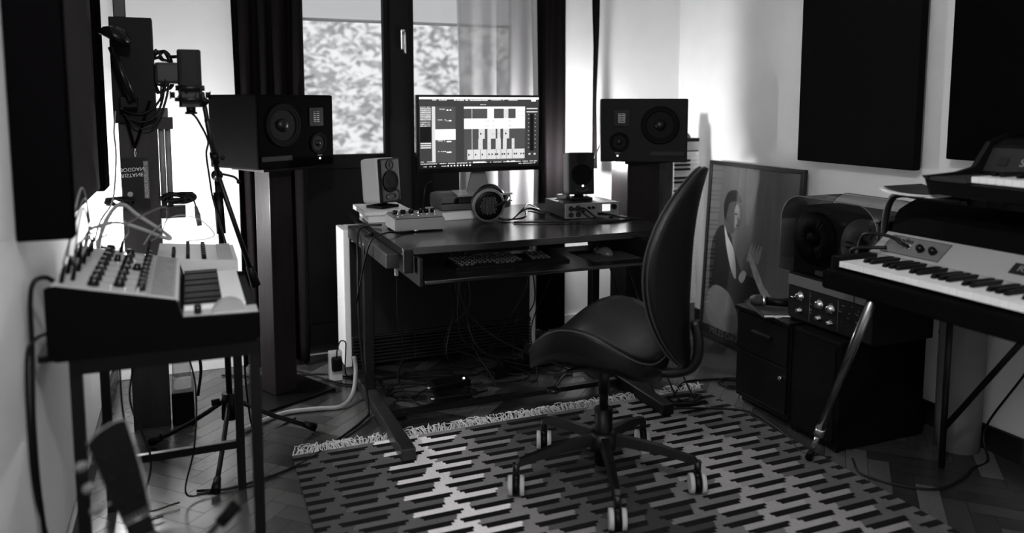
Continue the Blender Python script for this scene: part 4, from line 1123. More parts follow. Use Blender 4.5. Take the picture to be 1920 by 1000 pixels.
coil(-.245, 3.19, .892, .042, .012, 7, .005, cable, 'black cable bundle at the left of the pillar, behind the hanging badge', seed=6)
cab([(-.225, 3.19, 1.235), (-.19, 3.195, 1.218), (-.15, 3.2, 1.215), (-.11, 3.21, 1.24), (-.075, 3.22, 1.30), (-.07, 3.24, 1.36)], .004, cable, 'topmost of the three black cables looping across the pillar', 'cables draped across the pillar')
cab([(-.215, 3.185, 1.215), (-.18, 3.19, 1.19), (-.14, 3.195, 1.185), (-.105, 3.2, 1.21), (-.08, 3.22, 1.28), (-.08, 3.25, 1.35)], .004, cable, 'middle of the three black cables looping across the pillar', 'cables draped across the pillar')
cab([(-.205, 3.18, 1.20), (-.17, 3.185, 1.165), (-.13, 3.19, 1.16), (-.095, 3.2, 1.20), (-.065, 3.22, 1.29), (-.06, 3.25, 1.37)], .004, cable, 'lowest of the three black cables looping across the pillar', 'cables draped across the pillar')
cab([(-.085, 3.23, 1.33), (-.088, 3.225, 1.27), (-.087, 3.225, 1.245)], .003, cable, 'short cable ending in a small plug above the upper bracket')
t = thing('power_adapter', 'dark block adapter strapped to the right side of the pillar top', 'adapter', (-.03, 3.25, 1.36), 0, None, True)
b = nb(); box(b, -.107, .0, 3.23, 3.29, 1.325, 1.405, .012); obj('body', b, M('adapter_plastic', .02, .4), t)
b = nb(); cyl(b, (-.05, 3.23, 1.425), (-.012, 3.22, 1.427), .006, seg=12); cyl(b, (-.012, 3.22, 1.427), (.006, 3.215, 1.424), .008, .004, seg=12); cyl(b, (.0, 3.2, 1.39), (.02, 3.19, 1.335), .006, .007, seg=12); cyl(b, (.02, 3.19, 1.335), (.026, 3.19, 1.315), .003, seg=8); obj('plug', b, black, t)
t = thing('cable_plug', 'grey plug hanging on a short cord right of the lower bracket', 'plug', (.015, 3.18, .80), 0, None, True)
b = nb(); tube(b, [(-.01, 3.19, .90), (.01, 3.185, .885), (.017, 3.18, .86)], .003, 6); obj('cord', b, cable, t)
b = nb(); cyl(b, (.016, 3.18, .865), (.021, 3.18, .835), .0055, .009, seg=12); cyl(b, (.021, 3.18, .835), (.027, 3.18, .79), .010, .009, seg=12); obj('shell', b, M('plug_grey', .1, .4), t)
# lanyard with the badge
t = thing('lanyard_badge', 'black badge with handwriting hanging on a lanyard from the pillar', 'badge', (-.18, 3.20, .86), 0, None, True)
b = nb()
for x0_, x1_ in ((-.222, -.186), (-.125, -.180)):
    bar(b, (x0_, 3.205, 1.262), (x1_, 3.20, 1.10), .010, .0012, 0, (0, 1, 0))
tube(b, [(-.183, 3.20, 1.105), (-.1835, 3.20, 1.085)], .004, 6); obj('strap', b, blackfab, t)
b = nb(); cyl(b, (-.183, 3.198, 1.070), (-.183, 3.198, 1.088), .004, seg=10); tube(b, [(-.187, 3.198, 1.072), (-.183, 3.198, 1.056), (-.179, 3.198, 1.072)], .0018, 6); obj('clip', b, chrome, t)
b = nb(); box(b, -.232, -.140, 3.199, 3.203, .862, 1.056, .002); bd = obj('card', b, M('badge_black', .012, .35), t)
b = nb(); box(b, -.158, -.141, 3.1975, 3.199, .900, 1.040); obj('side_strip', b, M('badge_strip', .14, .5), bd)
BT = lambda x, z, a: Matrix.Translation((x, 3.1975, z)) @ Matrix.Rotation(R(90), 4, 'X') @ Matrix.Rotation(a, 4, 'Z')
b = nb(); word(b, 'AUDIO FORUM 15', .0165, BT(-.1495, .970, R(90)) , .0003); 
for v in b.verts: v.co.y -= .0004
obj('strip_lettering', b, paleink, bd)
b = nb(); word(b, 'BOGDAN', .019, BT(-.196, 1.010, R(3)) @ Matrix.Diagonal((1, -1, 1, 1)), .0003); word(b, 'RISTANE', .019, BT(-.196, .989, R(3)) @ Matrix.Diagonal((1, -1, 1, 1)), .0003)
obj('handwriting', b, M('white_marker', .7, .6), bd)
b = nb(); cyl(b, (-.206, 3.199, .918), (-.206, 3.1975, .918), .0095, seg=24); obj('sticker', b, M('sticker_grey', .3, .5), bd)
# clamp lamp with round head (off)
t = thing('clamp_lamp', 'black clamp lamp with a round head and thick arm beside the pillar top', 'lamp', (-.22, 3.12, 1.26), 0, None, True)
b = nb(); lathe(b, [(0, .035), (.02, .035), (.05, .012), (.056, -.015), (.054, -.015), (.047, .010), (0, .02)], Matrix.Translation((-.222, 3.12, 1.485)) @ Matrix.Rotation(R(28), 4, 'Y'), 28); obj('lamp_head', b, M('lamp_enamel', .005, .25), t)
b = nb(); cyl(b, (-.236, 3.12, 1.45), (-.178, 3.10, 1.262), .013, .0145, seg=18); obj('arm', b, M('lamp_enamel', .005, .25), t)
b = nb(); box(b, -.222, -.165, 3.13, 3.213, 1.235, 1.275, .005); obj('clamp', b, black, t)
cab([(-.236, 3.14, 1.225), (-.245, 3.15, 1.15), (-.243, 3.16, 1.08), (-.25, 3.16, .98), (-.26, 3.1, .90), (-.29, 3.0, .85), (-.30, 2.9, .80)], .0028, cablew, 'thin pale cord running down at the left of the pillar')
# box on the floor behind the stand, with a clear plastic bag on it
b = nb(); box(b, -.10, -.02, 3.22, 3.46, 0, .13, .004); tag(obj('black_box', b, black), 'low black box on the floor right of the wooden pillar', 'box')
b = nb(); box(b, -.098, -.03, 3.24, 3.40, .131, .27, .02)
for v in b.verts: v.co += Vector((math.sin(v.co.z * 60) * .006, math.sin(v.co.x * 80) * .006, 0))
tag(obj('clear_jar', b, clear_mat('clear_plastic', .75, .12)), 'crumpled clear plastic container on the low black box', 'container')
cab([(-.06, 3.3, .275), (-.03, 3.28, .30), (.0, 3.26, .27), (.01, 3.26, .20), (-.005, 3.25, .10)], .006, cable, 'thick black cable over the clear container by the pillar')

# ================================================================== LEFT FOREGROUND: GUITAR
GT = thing('guitar', 'dark guitar with pearl tuner buttons leaning on a floor stand in the left foreground', 'guitar', (-.10, 1.40, 0), 0, None, True)
top = Vector((-.155, 1.50, .680)); axd = Vector((.085, -.06, -.30)).normalized()      # neck axis, headstock to body
fr = Vector((0.25, -1, .05)); fr = (fr - axd * fr.dot(axd)).normalized(); sd = axd.cross(fr).normalized()
if sd.x < 0: sd = -sd
def gt(u, v, w_): return top + axd * u + sd * v + fr * w_       # u along, v across, w toward the viewer
def gprism(prof, w0, w1):
    b = nb(); A = [b.verts.new(gt(u, v, w0)) for u, v in prof]; B = [b.verts.new(gt(u, v, w1)) for u, v in prof]; n_ = len(prof)
    for i in range(n_): b.faces.new([A[i], A[(i + 1) % n_], B[(i + 1) % n_], B[i]])
    b.faces.new(A[::-1]); b.faces.new(B); return b
hs = [(.012, -.034), (.002, -.02), (-.004, 0), (-.006, .02), (-.002, .034), (.06, .032), (.12, .028), (.165, .022), (.165, -.022), (.12, -.028), (.06, -.031)]
head = obj('headstock', gprism(hs, -.016, 0), M('guitar_lacquer', .0015, .5, spec=.1), GT)
b = nb(); P = [gt(u, v + .0015, .0008) for u, v in hs[4:8]]; tube(b, P, .0016, 6, 2); P = [gt(u, v, .0008) for u, v in hs[:5]]; tube(b, P, .0012, 6, 2); obj('binding', b, M('pearl_binding', .2, .4, noise=.5, scale=60), head)
for side_ in (-1, 1):
    for u in (.045, .085, .125):
        b = nb(); cyl(b, gt(u, side_ * .026, -.010), gt(u, side_ * .045, -.010), .0025, seg=8)
        T = Matrix.Translation(gt(u, side_ * .052, -.010)) @ sd.to_track_quat('Z', 'Y').to_matrix().to_4x4()
        g = bmesh.ops.create_uvsphere(b, u_segments=16, v_segments=10, radius=1, matrix=T @ Matrix.Diagonal((.006, .0095, .0115, 1)))
        for f in b.faces: f.smooth = True
        if side_ < 0: obj('tuner', b, M('pearl_button', .13, .4), head, label='pearl tuner button')
        else: b.free()
        b = nb(); cyl(b, gt(u, side_ * .015, 0), gt(u, side_ * .015, .007), .0045, seg=12); obj('string_post', b, black, head)
obj('neck', gprism([(.165, -.021), (.165, .021), (.50, .027), (.50, -.027)], -.018, -.001), M('guitar_neck_wood', .01, .3), GT)
obj('fingerboard', gprism([(.168, -.021), (.168, .021), (.55, .0275), (.55, -.0275)], -.001, .005), M('ebony', .003, .6, spec=.1), GT)
for i in range(14):
    b = nb(); u = .168 + .38 * (1 - 2 ** (-i / 12)) * 1.6
    cyl(b, gt(u, -.021, .0055), gt(u, .021, .0055), .0009, seg=6); obj('fret', b, steel, GT)
body = []
for i in range(40):
    a = 2 * PI * i / 40; rr = .145 * (1 + .16 * math.cos(2 * a) - .05 * math.cos(a))
    body.append((.64 - math.cos(a) * rr * 1.15, math.sin(a) * rr * .78))
sc_ = (top.z - .012) / (-axd.z)
body = [(min(u, sc_), v) for u, v in body]
obj('body', gprism(body, -.055, -.002), M('guitar_lacquer', .0015, .5, spec=.1), GT)
b = nb(); 
for i in range(6): tube(b, [gt(.155, -.016 + i * .0065, .004), gt(.62, -.022 + i * .009, .009)], .0005, 4, 1)
obj('strings', b, steel, GT)
t = thing('guitar_stand', 'black tubular guitar stand with a padded yoke across the guitar neck', 'guitar stand', (-.02, 1.50, 0), 0, None, True)
b = nb(); tube(b, [gt(.22, .15, .035), gt(.24, .10, .038), gt(.30, .02, .04), gt(.335, -.05, .03)], .006, 8); yk = obj('yoke', b, metalblk, t)
b = nb(); p, q = gt(.218, .155, .035), gt(.235, .115, .037); cyl(b, p, q, .012, .011); obj('yoke_pad', b, foam, yk)
b = nb(); tube(b, [gt(.335, -.05, .03), gt(.33, -.07, -.03), gt(.40, -.03, -.08), (-.10, 1.52, .02)], .007, 8); obj('upright', b, metalblk, t)
for e in ((-.27, 1.42, .008), (.02, 1.40, .008), (-.06, 1.75, .008)):
    b = nb(); tube(b, [(-.10, 1.52, .03), e], .008, 8, 1); obj('leg', b, metalblk, t)
b = nb(); tube(b, [(-.305, 1.62, .36), (-.29, 1.60, .30), (-.30, 1.58, .2), (-.31, 1.55, .1), (-.30, 1.5, .012)], .009, 8); tag(obj('strap', b, M('pale_strap', .2, .8)), 'pale strap hanging at the wall behind the guitar headstock', 'strap')

# ================================================================== RIGHT: ELECTRIC PIANO
EP0, EP1 = .74, 1.88        # near and far end along the wall
t = thing('electric_piano', 'electric piano with silver control panel and black lid on splayed legs by the right wall', 'piano', (2.1, 1.3, 0), 0, None, True)
b = nb(); prism(b, [(1.835, .672), (2.42, .672), (2.42, .86), (2.12, .835), (2.035, .765), (2.01, .735), (1.865, .735), (1.835, .728)], EP0, EP1)
bmesh.ops.bevel(b, geom=b.edges[:], offset=.005, segments=2, affect='EDGES'); obj('case', b, tolex, t)
# arched lid
lid = [(2.108, .828)]
for i in range(13):
    q = i / 12; lid.append((2.125 + .30 * q, .835 + .103 * math.sin(PI * min(q * .62 + .12, .95)) ** .8 + .01))
lid += [(2.425, .82)]
b = nb(); prism(b, lid, EP0 + .004, EP1 - .004)
bmesh.ops.bevel(b, geom=[e for e in b.edges if abs(e.verts[0].co.y - e.verts[1].co.y) < 1e-5], offset=.012, segments=3, affect='EDGES'); obj('lid', b, M('black_lid_vinyl', (.002, .0018, .002), .7, spec=.04, noise=.2, scale=200, bump=.3), t)
# silver rail between keys and lid (slanted)
ra, rb = Vector((2.030, 0, .772)), Vector((2.108, 0, .834)); rd = (rb - ra).normalized(); rn = Vector((-rd.z, 0, rd.x))
RT = Matrix(((0, rd.x, rn.x, ra.x), (-1, 0, 0, 0), (0, rd.z, rn.z, ra.z), (0, 0, 0, 1)))          # local x: toward camera, y: up the slope, z: outward
RL = (rb - ra).length
def rloc(y): return -y
b = nb(); box(b, -1.875, -EP0 - .005, 0, RL, -.004, .003, .001, RT); box(b, -1.875, -EP0 - .005, -.035, .001, -.02, -.001, 0, RT); sr = obj('silver_rail', b, silver, t, label='silver slanted rail')
b = nb(); box(b, -1.842, -1.632, .012, RL - .012, .003, .0045, .0005, RT); plt = obj('control_plate', b, M('control_plate_grey', .17, .4, .3, noise=.2, scale=150), sr)
b = nb()
for q in ((-1.842, -1.632, .012, .0135), (-1.842, -1.632, RL - .0135, RL - .012)): box(b, q[0], q[1], q[2], q[3], .0045, .0052, 0, RT)
for x in (-1.842, -1.6335): box(b, x, x + .0015, .012, RL - .012, .0045, .0052, 0, RT)
obj('plate_outline', b, ink, plt)
b = nb(); word(b, 'Rhodes', .026, RT @ Matrix.Translation((-1.795, RL - .028, .0048)), .0004, bold=.0006); obj('lettering', b, ink, plt)
b = nb(); cyl(b, RT @ Vector((-1.755, .045, .004)), RT @ Vector((-1.755, .045, .010)), .009, seg=16); obj('jack_socket', b, chrome, plt)
for x in (-1.712, -1.668):
    b = nb(); lathe(b, [(0, 0), (.0125, 0), (.0115, .012), (.009, .018), (0, .018)], RT @ Matrix.Translation((x, .045, .0045)), 20); k = obj('knob', b, blackgloss, plt)
    b = nb(); ball(b, RT @ Vector((x - .012, .052, .008)), .004, seg=8); obj('highlight_bead', b, chrome, k)  # chrome bead added at the knob edge as a fixed highlight
b = nb(); box(b, -1.425, -1.275, .028, .068, .003, .006, .001, RT); npl = obj('name_plate', b, ink, sr)
b = nb(); word(b, 'RHODES', .030, RT @ Matrix.Translation((-1.35, .048, .0063)), .0005); obj('lettering', b, M('plate_letters', .35, .4, .5), npl)
# keys
NWK = 45; KS = 1.832; kw = .0238
b = nb(); box(b, 1.862, 2.02, 1.834, 1.868, .735, .775, .003); obj('key_block', b, black, t)
wk = nb(); box(wk, 1.858, 2.028, -kw / 2 + .0005, kw / 2 - .0005, .745, .763, .0012); wkey = obj('white_key', wk, keyw, t); first = True
for i in range(NWK):
    k = wkey if first else wkey.copy()
    if not first: C.objects.link(k); k.parent = t
    first = False; k.location = (0, KS - kw * (i + .5), 0)
bk = nb(); prism(bk, [(1.912, .763), (2.028, .763), (2.028, .775), (1.922, .775), (1.914, .770)], -.0062, .0062); bkey = obj('black_key', bk, keyb, t); first = True
for i in range(NWK - 1):
    if (i % 7) in (0, 3): continue
    k = bkey if first else bkey.copy()
    if not first: C.objects.link(k); k.parent = t
    first = False; k.location = (0, KS - kw * (i + 1), 0)
# splayed legs, braces and latch
for (a, e) in (((1.86, 1.70, .672), (1.955, 2.03, .009)), ((1.86, .90, .672), (1.92, .62, .0))):
    a = Vector(a); e = Vector(e); d = (e - a).normalized(); e = e - d * (.014 / abs(d.z))
    b = nb(); cyl(b, a, a + (e - a) * .80, .0135, .0125); lg = obj('leg', b, M('dark_chrome', .22, .2, 1.), t, label='chromed front leg')
    b = nb(); cyl(b, a + (e - a) * .78, a + (e - a) * .83, .0165); cyl(b, a + (e - a) * .83, a + (e - a) * .95, .009); obj('leg_clamp', b, chrome, lg)
    b = nb(); cyl(b, a + (e - a) * .94, e, .010, .014); obj('rubber_tip', b, black, lg)
for y in (1.83, .85):
    b = nb(); cyl(b, (2.36, y, .672), (2.36, y, .0), .0105); obj('leg', b, metalblk, t)
    s_ = -1 if y > 1.3 else 1
    b = nb(); cyl(b, (2.36, y, .14), (2.36, y + s_ * .35, .672), .0095); obj('brace', b, metalblk, t)
b = nb(); box(b, 1.93, 1.965, 1.88, 1.888, .695, .72, .002); ball(b, (1.947, 1.892, .702), .008, seg=10); obj('latch', b, chrome, t)

# tier arms over the piano, carrying the upper keyboard
t = thing('upper_tier_stand', 'black bent-tube upper tier stand rising from the piano to carry the string keyboard', 'keyboard stand', (2.2, 1.3, .85), 0, None, True)
for y, s_ in ((1.87, 1), (.80, -1)):
    b = nb(); tube(b, [(2.12, y + .032 * s_, .79), (2.12, y + .032 * s_, .86), (2.115, y + .012 * s_, .932), (2.11, y - .03 * s_, .961), (2.10, y - .12 * s_, .963), (2.10, y - .28 * s_, .963)], .011, 10, 6); obj('arm', b, metalblk, t)
    b = nb(); box(b, 2.09, 2.15, y + .009 * s_ if s_ > 0 else y - .045, y + .045 if s_ > 0 else y - .009, .76, .80, .003); obj('clamp', b, metalblk, t)
b = nb(); bar(b, (2.12, 1.60, .963), (2.12, 1.0, .966), .03, .018); bar(b, (2.34, 1.60, .963), (2.34, 1.0, .966), .03, .018); bar(b, (2.10, 1.55, .963), (2.36, 1.55, .966), .03, .018); bar(b, (2.10, 1.05, .963), (2.36, 1.05, .966), .03, .018); obj('frame', b, metalblk, t)
for k, (rz, x, z) in enumerate(((4, 2.09, .9735), (-6, 2.08, .977), (2, 2.10, .9805))):
    b = nb(); n_ = 8
    for i in range(n_):
        pass
    g = bmesh.ops.create_grid(b, x_segments=6, y_segments=8, size=1)
    for v in b.verts:
        u, w_ = v.co.x, v.co.y
        v.co = Vector((u * .085, w_ * .085, .006 * (w_ ** 2) * (1 + k * .5) * (1 if w_ > 0 else .3)))
    bmesh.ops.solidify(b, geom=b.faces[:], thickness=.003)
    o = obj('sheet_music', b, paper if k < 2 else M('dark_cover', .02, .5)); o.location = (x, 1.735, z + .002); o.rotation_euler = (0, 0, R(rz))
    tag(o, ('white booklet lowest in the pile between the two keyboards', 'white booklet in the middle of the pile between the two keyboards', 'dark-covered booklet on top of the pile between the two keyboards')[k], 'booklet', 'booklets between the two keyboards')

# string keyboard on top
SBZ = .986
t = thing('string_keyboard', 'black vintage string keyboard with silver lettering on the upper tier above the piano', 'synthesizer', (2.2, 1.2, SBZ), 0, None, True)
sprof = [(2.0, SBZ + .045), (2.02, SBZ), (2.40, SBZ), (2.42, SBZ + .02), (2.42, SBZ + .175), (2.34, SBZ + .175), (2.25, SBZ + .15), (2.19, SBZ + .075), (2.12, SBZ + .062), (1.985, SBZ + .056)]
for y0_ in (1.645, .70): b = nb(); prism(b, sprof, y0_, y0_ + .015); obj('end_cheek', b, M('black_satin_wood', .004, .35), t)
b = nb(); prism(b, [(2.005, SBZ + .002), (2.40, SBZ + .002), (2.415, SBZ + .16), (2.31, SBZ + .16), (2.265, SBZ + .14), (2.215, SBZ + .048), (2.0, SBZ + .040)], .715, 1.645); obj('case', b, black, t)
b = nb(); box(b, 2.0, 2.205, 1.53, 1.644, SBZ + .042, SBZ + .053, .002); obj('end_block', b, M('grey_block_top', .025, .6, noise=.2, scale=200), t)
sa, sb_ = Vector((2.213, 0, SBZ + .052)), Vector((2.266, 0, SBZ + .142)); sdv = (sb_ - sa).normalized(); sn = Vector((-sdv.z, 0, sdv.x))
ST = Matrix(((0, sdv.x, sn.x, sa.x), (-1, 0, 0, 0), (0, sdv.z, sn.z, sa.z), (0, 0, 0, 1)))
b = nb(); box(b, -1.642, -.72, .012, .092, -.002, .002, .001, ST); spn = obj('name_panel', b, M('dark_grey_panel', .018, .4, noise=.2, scale=200), t)
b = nb(); box(b, -1.605, -1.575, .032, .060, .002, .006, .001, ST); obj('power_switch', b, ink, spn)
b = nb(); word(b, 'String Ensemble', .034, ST @ Matrix.Translation((-1.43, .045, .0022)), .0004); obj('lettering', b, M('dim_silver_letters', .3, .4, .3), spn)
wk = nb(); box(wk, 2.02, 2.19, -kw / 2 + .0005, kw / 2 - .0005, SBZ + .045, SBZ + .062, .001); wkey = obj('white_key', wk, keyw, t); first = True
for i in range(26):
    k = wkey if first else wkey.copy()
    if not first: C.objects.link(k); k.parent = t
    first = False; k.location = (0, 1.528 - kw * (i + .5), 0)
bk = nb(); box(bk, 2.075, 2.19, -.006, .006, SBZ + .062, SBZ + .073, .002); bkey = obj('black_key', bk, keyb, t); first = True
for i in range(25):
    if (i % 7) in (2, 6): continue
    k = bkey if first else bkey.copy()
    if not first: C.objects.link(k); k.parent = t
    first = False; k.location = (0, 1.528 - kw * (i + 1), 0)

# ================================================================== RIGHT: LOW CABINET, AMPLIFIER, TAPE RECORDER
CX0, CX1, CY0, CY1, CZ = 2.10, 2.50, 2.295, 2.61, .415
t = thing('low_cabinet', 'low black cabinet with a drawer beneath the tape recorder', 'cabinet', (2.3, 2.45, 0), 0, None, True)
b = nb(); box(b, CX0 + .005, CX1, CY0, CY1, .03, CZ - .016, .002); box(b, CX0 + .03, CX1, CY0 + .01, CY1 - .01, 0, .03); obj('body', b, woodblk, t)
b = nb(); box(b, CX0 - .008, CX1 + .005, CY0, CY1 + .01, CZ - .016, CZ, .003); obj('top', b, woodblk, t)
b = nb(); box(b, CX0 - .006, CX0 + .004, CY0 + .01, CY1 - .01, .24, CZ - .025, .002); dr = obj('drawer', b, woodblk, t)
b = nb(); box(b, CX0 - .018, CX0 - .007, 2.39, 2.50, .325, .338, .003); obj('handle', b, metalblk, dr)
b = nb(); box(b, CX0 - .006, CX0 + .004, CY0 + .01, CY1 - .01, .05, .232, .002); dr = obj('door', b, woodblk, t)
b = nb(); cyl(b, (CX0 - .018, 2.33, .19), (CX0 - .006, 2.33, .19), .008, seg=14); obj('knob', b, steel, dr)
t = thing('guitar_amplifier', 'black amplifier cabinet with a dark grille cloth standing under the piano end', 'amplifier', (2.3, 2.15, 0), 0, None, True)
b = nb(); box(b, 2.10, 2.52, 2.045, 2.285, .012, .408, .008); obj('cabinet', b, tolex, t)
b = nb(); box(b, 2.094, 2.10, 2.065, 2.265, .03, .39, .002); obj('grille_cloth', b, foam, t)
for x, y in ((2.12, 2.065), (2.12, 2.265), (2.50, 2.065), (2.50, 2.265)):
    b = nb(); cyl(b, (x, y, 0), (x, y, .012), .012, seg=12); obj('foot', b, black, t)

TX0, TX1, TY0, TY1, TZ = 2.15, 2.44, 1.955, 2.375, .4155
t = thing('tape_recorder', 'reel-to-reel tape recorder under a rounded smoked dust cover on the low cabinet', 'tape recorder', (2.3, 2.17, TZ), 0, None, True)
b = nb(); box(b, TX0 + .006, TX1, TY0, TY1, TZ, TZ + .185, .004); obj('lower_case', b, M('recorder_wood', .003, .5, spec=.1), t)
b = nb(); box(b, TX0, TX0 + .007, TY0 + .006, TY1 - .006, TZ + .008, TZ + .132, .001); cpn = obj('control_panel', b, M('recorder_panel', .008, .35, noise=.3, scale=60), t)
b = nb(); box(b, TX0 - .002, TX0 + .007, TY0 + .004, TY1 - .004, TZ + .136, TZ + .176, .001); st_ = obj('silver_strip', b, M('recorder_strip', .13, .4, .3, noise=.15, scale=200), t, label='grey metal strip')
b = nb(); box(b, TX0 - .003, TX0 + .004, 2.04, 2.044, TZ + .136, TZ + .176); obj('strip_seam', b, ink, st_)
def dial(y, z, r, h=.02):
    T = Matrix.Translation((TX0, y, TZ + z)) @ Matrix.Rotation(R(-90), 4, 'Y')
    b = nb(); lathe(b, [(0, 0), (r, 0), (r, h * .3), (r * .78, h * .4), (r * .72, h), (r * .5, h * 1.05), (0, h * 1.02)], T, 28); k = obj('knob', b, M('machined_aluminium', .62, .25, 1., noise=.1, scale=200), t)
    b = nb(); lathe(b, [(r * 1.02, 0), (r * 1.22, 0), (r * 1.2, .0015), (r * 1.02, .0015)], T, 28); obj('dial_ring', b, ink, k)
dial(2.30, .100, .0175); dial(2.20, .092, .0175); dial(2.145, .088, .0175); dial(2.30, .045, .011); dial(2.20, .040, .011); dial(2.145, .036, .011)
b = nb(); ball(b, (TX0 - .004, 2.345, TZ + .088), .004, 1, 2, 1, seg=10); ball(b, (TX0 - .004, 2.328, TZ + .092), .004, seg=10); obj('switch', b, chrome, t)
b = nb()
for i in range(22):
    y = 2.245 if i % 4 == 0 else random.uniform(1.99, 2.10)
    z = random.uniform(.02, .12)
    box(b, TX0 - .0006, TX0, y, y + random.uniform(.002, .014), TZ + z, TZ + z + .0025)
for y in (2.255, 2.115): box(b, TX0 - .0008, TX0, y, y + .0015, TZ + .012, TZ + .128)
obj('panel_print', b, dimprint, cpn)
# deck standing upright behind the cover
b = nb()
dk = [(TY0 + .012, TZ + .186), (TY1 + .02, TZ + .186), (TY1 + .02, TZ + .40), (TY1 - .02, TZ + .445), (TY0 + .05, TZ + .445), (TY0 + .012, TZ + .40)]
prism(b, dk, TX0 + .045, TX0 + .22, 'x'); obj('deck', b, M('deck_face', .005, .5), t)
def reel(y, z, m, nm, lb):
    T = Matrix.Translation((TX0 + .032, y, z)) @ Matrix.Rotation(R(-90), 4, 'Y')
    b = nb(); lathe(b, [(.014, 0), (.102, 0), (.102, .0015), (.014, .0015), (.014, 0)], T, 48)
    lathe(b, [(.014, -.008), (.102, -.008), (.102, -.0065), (.014, -.0065), (.014, -.008)], T, 48); r_ = obj(nm, b, m, t, label=lb)
    b = nb(); lathe(b, [(.03, -.0064), (.062, -.0064), (.062, -.0002), (.03, -.0002), (.03, -.0064)], T, 40); obj('wound_tape', b, M('brown_tape', .004, .5, spec=.1), r_)
    b = nb(); lathe(b, [(0, -.012), (.028, -.012), (.028, .005), (.010, .008), (0, .008)], T, 28); obj('hub', b, black, r_)
    b = nb()
    for k in range(3):
        a = PI / 2 + k * 2 * PI / 3
        for s_ in (-1, 1): box(b, .045, .078, s_ * .009 - .004, s_ * .009 + .004, .0016, .0022, 0, T @ Matrix.Rotation(a, 4, 'Z'))
    obj('reel_slots', b, ink, r_)
reel(2.045, TZ + .33, M('reel_grey', .09, .5, .0, noise=.1, scale=40), 'full_reel', 'grey reel with dark slots')
reel(2.285, TZ + .325, M('reel_dark', .003, .6, spec=.1), 'dark_reel', 'dark reel')
# cover: rounded hood, front open shell of acrylic
b = nb()
cvp = []
ya, yb, zt, zb, rr = TY0 - .002, TY1 + .045, TZ + .485, TZ + .19, .10
cvp.append((ya, zb))
for k in range(9):
    a = PI - k * PI / 16; cvp.append((ya + rr + math.cos(a) * rr, zt - rr + math.sin(a) * rr))
for k in range(9):
    a = PI / 2 - k * PI / 16; cvp.append((yb - rr + math.cos(a) * rr, zt - rr + math.sin(a) * rr))
cvp.append((yb, zb))
def cover(prof, x0, x1, th):
    b = nb()
    A = [b.verts.new((x0, p[0], p[1])) for p in prof]; B = [b.verts.new((x1, p[0], p[1])) for p in prof]
    for i in range(len(prof) - 1):
        f = b.faces.new([A[i], A[i + 1], B[i + 1], B[i]]); f.smooth = True
    b.faces.new(A)
    return b
b = cover(cvp, TX0 - .005, TX0 + .24, .003)
cv = obj('dust_cover', b, smoked, t, label='smoked transparent hood')
for x_ in (TX0 - .005, TX0 + .24): b = nb(); tube(b, [(x_, p[0], p[1]) for p in cvp], .0018, 6, 1); obj('cover_edge', b, M('acrylic_edge', .10, .15), cv)
b = nb(); box(b, TX0 + .03, TX0 + .08, 2.12, 2.27, TZ + .186, TZ + .205, .006); obj('head_block', b, greymet, t)

book(2.165, 2.47, CZ + .0005, .15, .22, .014, R(-22), M('dark_notebook_cover', .045, .5), 'dark notebook on the front corner of the low cabinet, under the hand microphone', None, 'notebook')
t = thing('hand_microphone', 'black hand microphone with a bright ring lying on the notebook', 'microphone', (2.14, 2.49, CZ + .040), R(55))
MT = Matrix.Rotation(R(-96), 4, 'X')
b = nb(); lathe(b, [(0, .052), (.014, .048), (.022, .034), (.0235, .018), (.021, .0)], Matrix.Translation((0, 0, .0)) @ Matrix.Rotation(R(-90), 4, 'X') @ Matrix.Translation((0, 0, .01))); obj('head', b, M('mic_ball_mesh', .05, .4, .6, noise=.5, scale=500, bump=.6), t)
b = nb(); lathe(b, [(.0225, .010), (.0235, .005), (.0225, .0), (.019, -.003), (.019, .01)], Matrix.Rotation(R(-90), 4, 'X')); obj('ring', b, chrome, t)
b = nb(); cyl(b, (0, .0, 0), (0, -.13, -.012), .0185, .011); obj('handle', b, black, t)
b = nb(); box(b, 2.095, 2.125, 2.37, 2.40, CZ + .0005, CZ + .010, .003); tag(obj('lighter', b, white), 'small white lighter lying on the cabinet edge in front of the recorder', 'lighter')
# bin / roll behind, under the piano
b = nb(); lathe(b, [(0, 0), (.075, 0), (.078, .30), (.078, .62), (0, .62)], Matrix.Translation((2.56, 1.93, .0))); o = tag(obj('cardboard_roll', b, M('grey_card_tube', .16, .7)), 'upright grey cardboard roll between the amplifier and the right wall', 'roll')

# upright keyboard behind the right stand
t = thing('upright_keyboard', 'keyboard instrument stood on its end behind the right column stand', 'keyboard', (2.44, 3.58, 0), R(0))
UT = Matrix.Rotation(R(0), 4, 'Z')
UH = 1.065
b = nb(); box(b, -.145, .145, .0, .06, 0, UH, .004); obj('case', b, greymet, t)
b = nb(); box(b, -.144, .144, -.008, .0, UH - .065, UH - .02, .001); obj('end_block', b, M('pale_end_block', .5, .5), t)
b = nb(); box(b, -.144, .144, -.006, .0, UH - .018, UH, .001); obj('end_trim', b, black, t)
b = nb(); box(b, -.144, -.03, -.010, .0, .02, UH - .07, .001); cp2 = obj('control_panel', b, M('dark_mottled_panel', .05, .4, noise=.9, scale=22), t)
wk = nb(); box(wk, -.025, .135, -.016, -.001, -.0111, .0111, .001); wkey = obj('white_key', wk, keyw, t); first = True
for i in range(36):
    k = wkey if first else wkey.copy()
    if not first: C.objects.link(k); k.parent = t
    first = False; k.location = (0, 0, UH - .085 - i * .0234)
bk = nb(); box(bk, -.025, .075, -.027, -.016, -.006, .006, .002); bkey = obj('black_key', bk, keyb, t); first = True
for i in range(35):
    if (i % 7) in (0, 4): continue
    k = bkey if first else bkey.copy()
    if not first: C.objects.link(k); k.parent = t
    first = False; k.location = (0, 0, UH - .0967 - i * .0234)
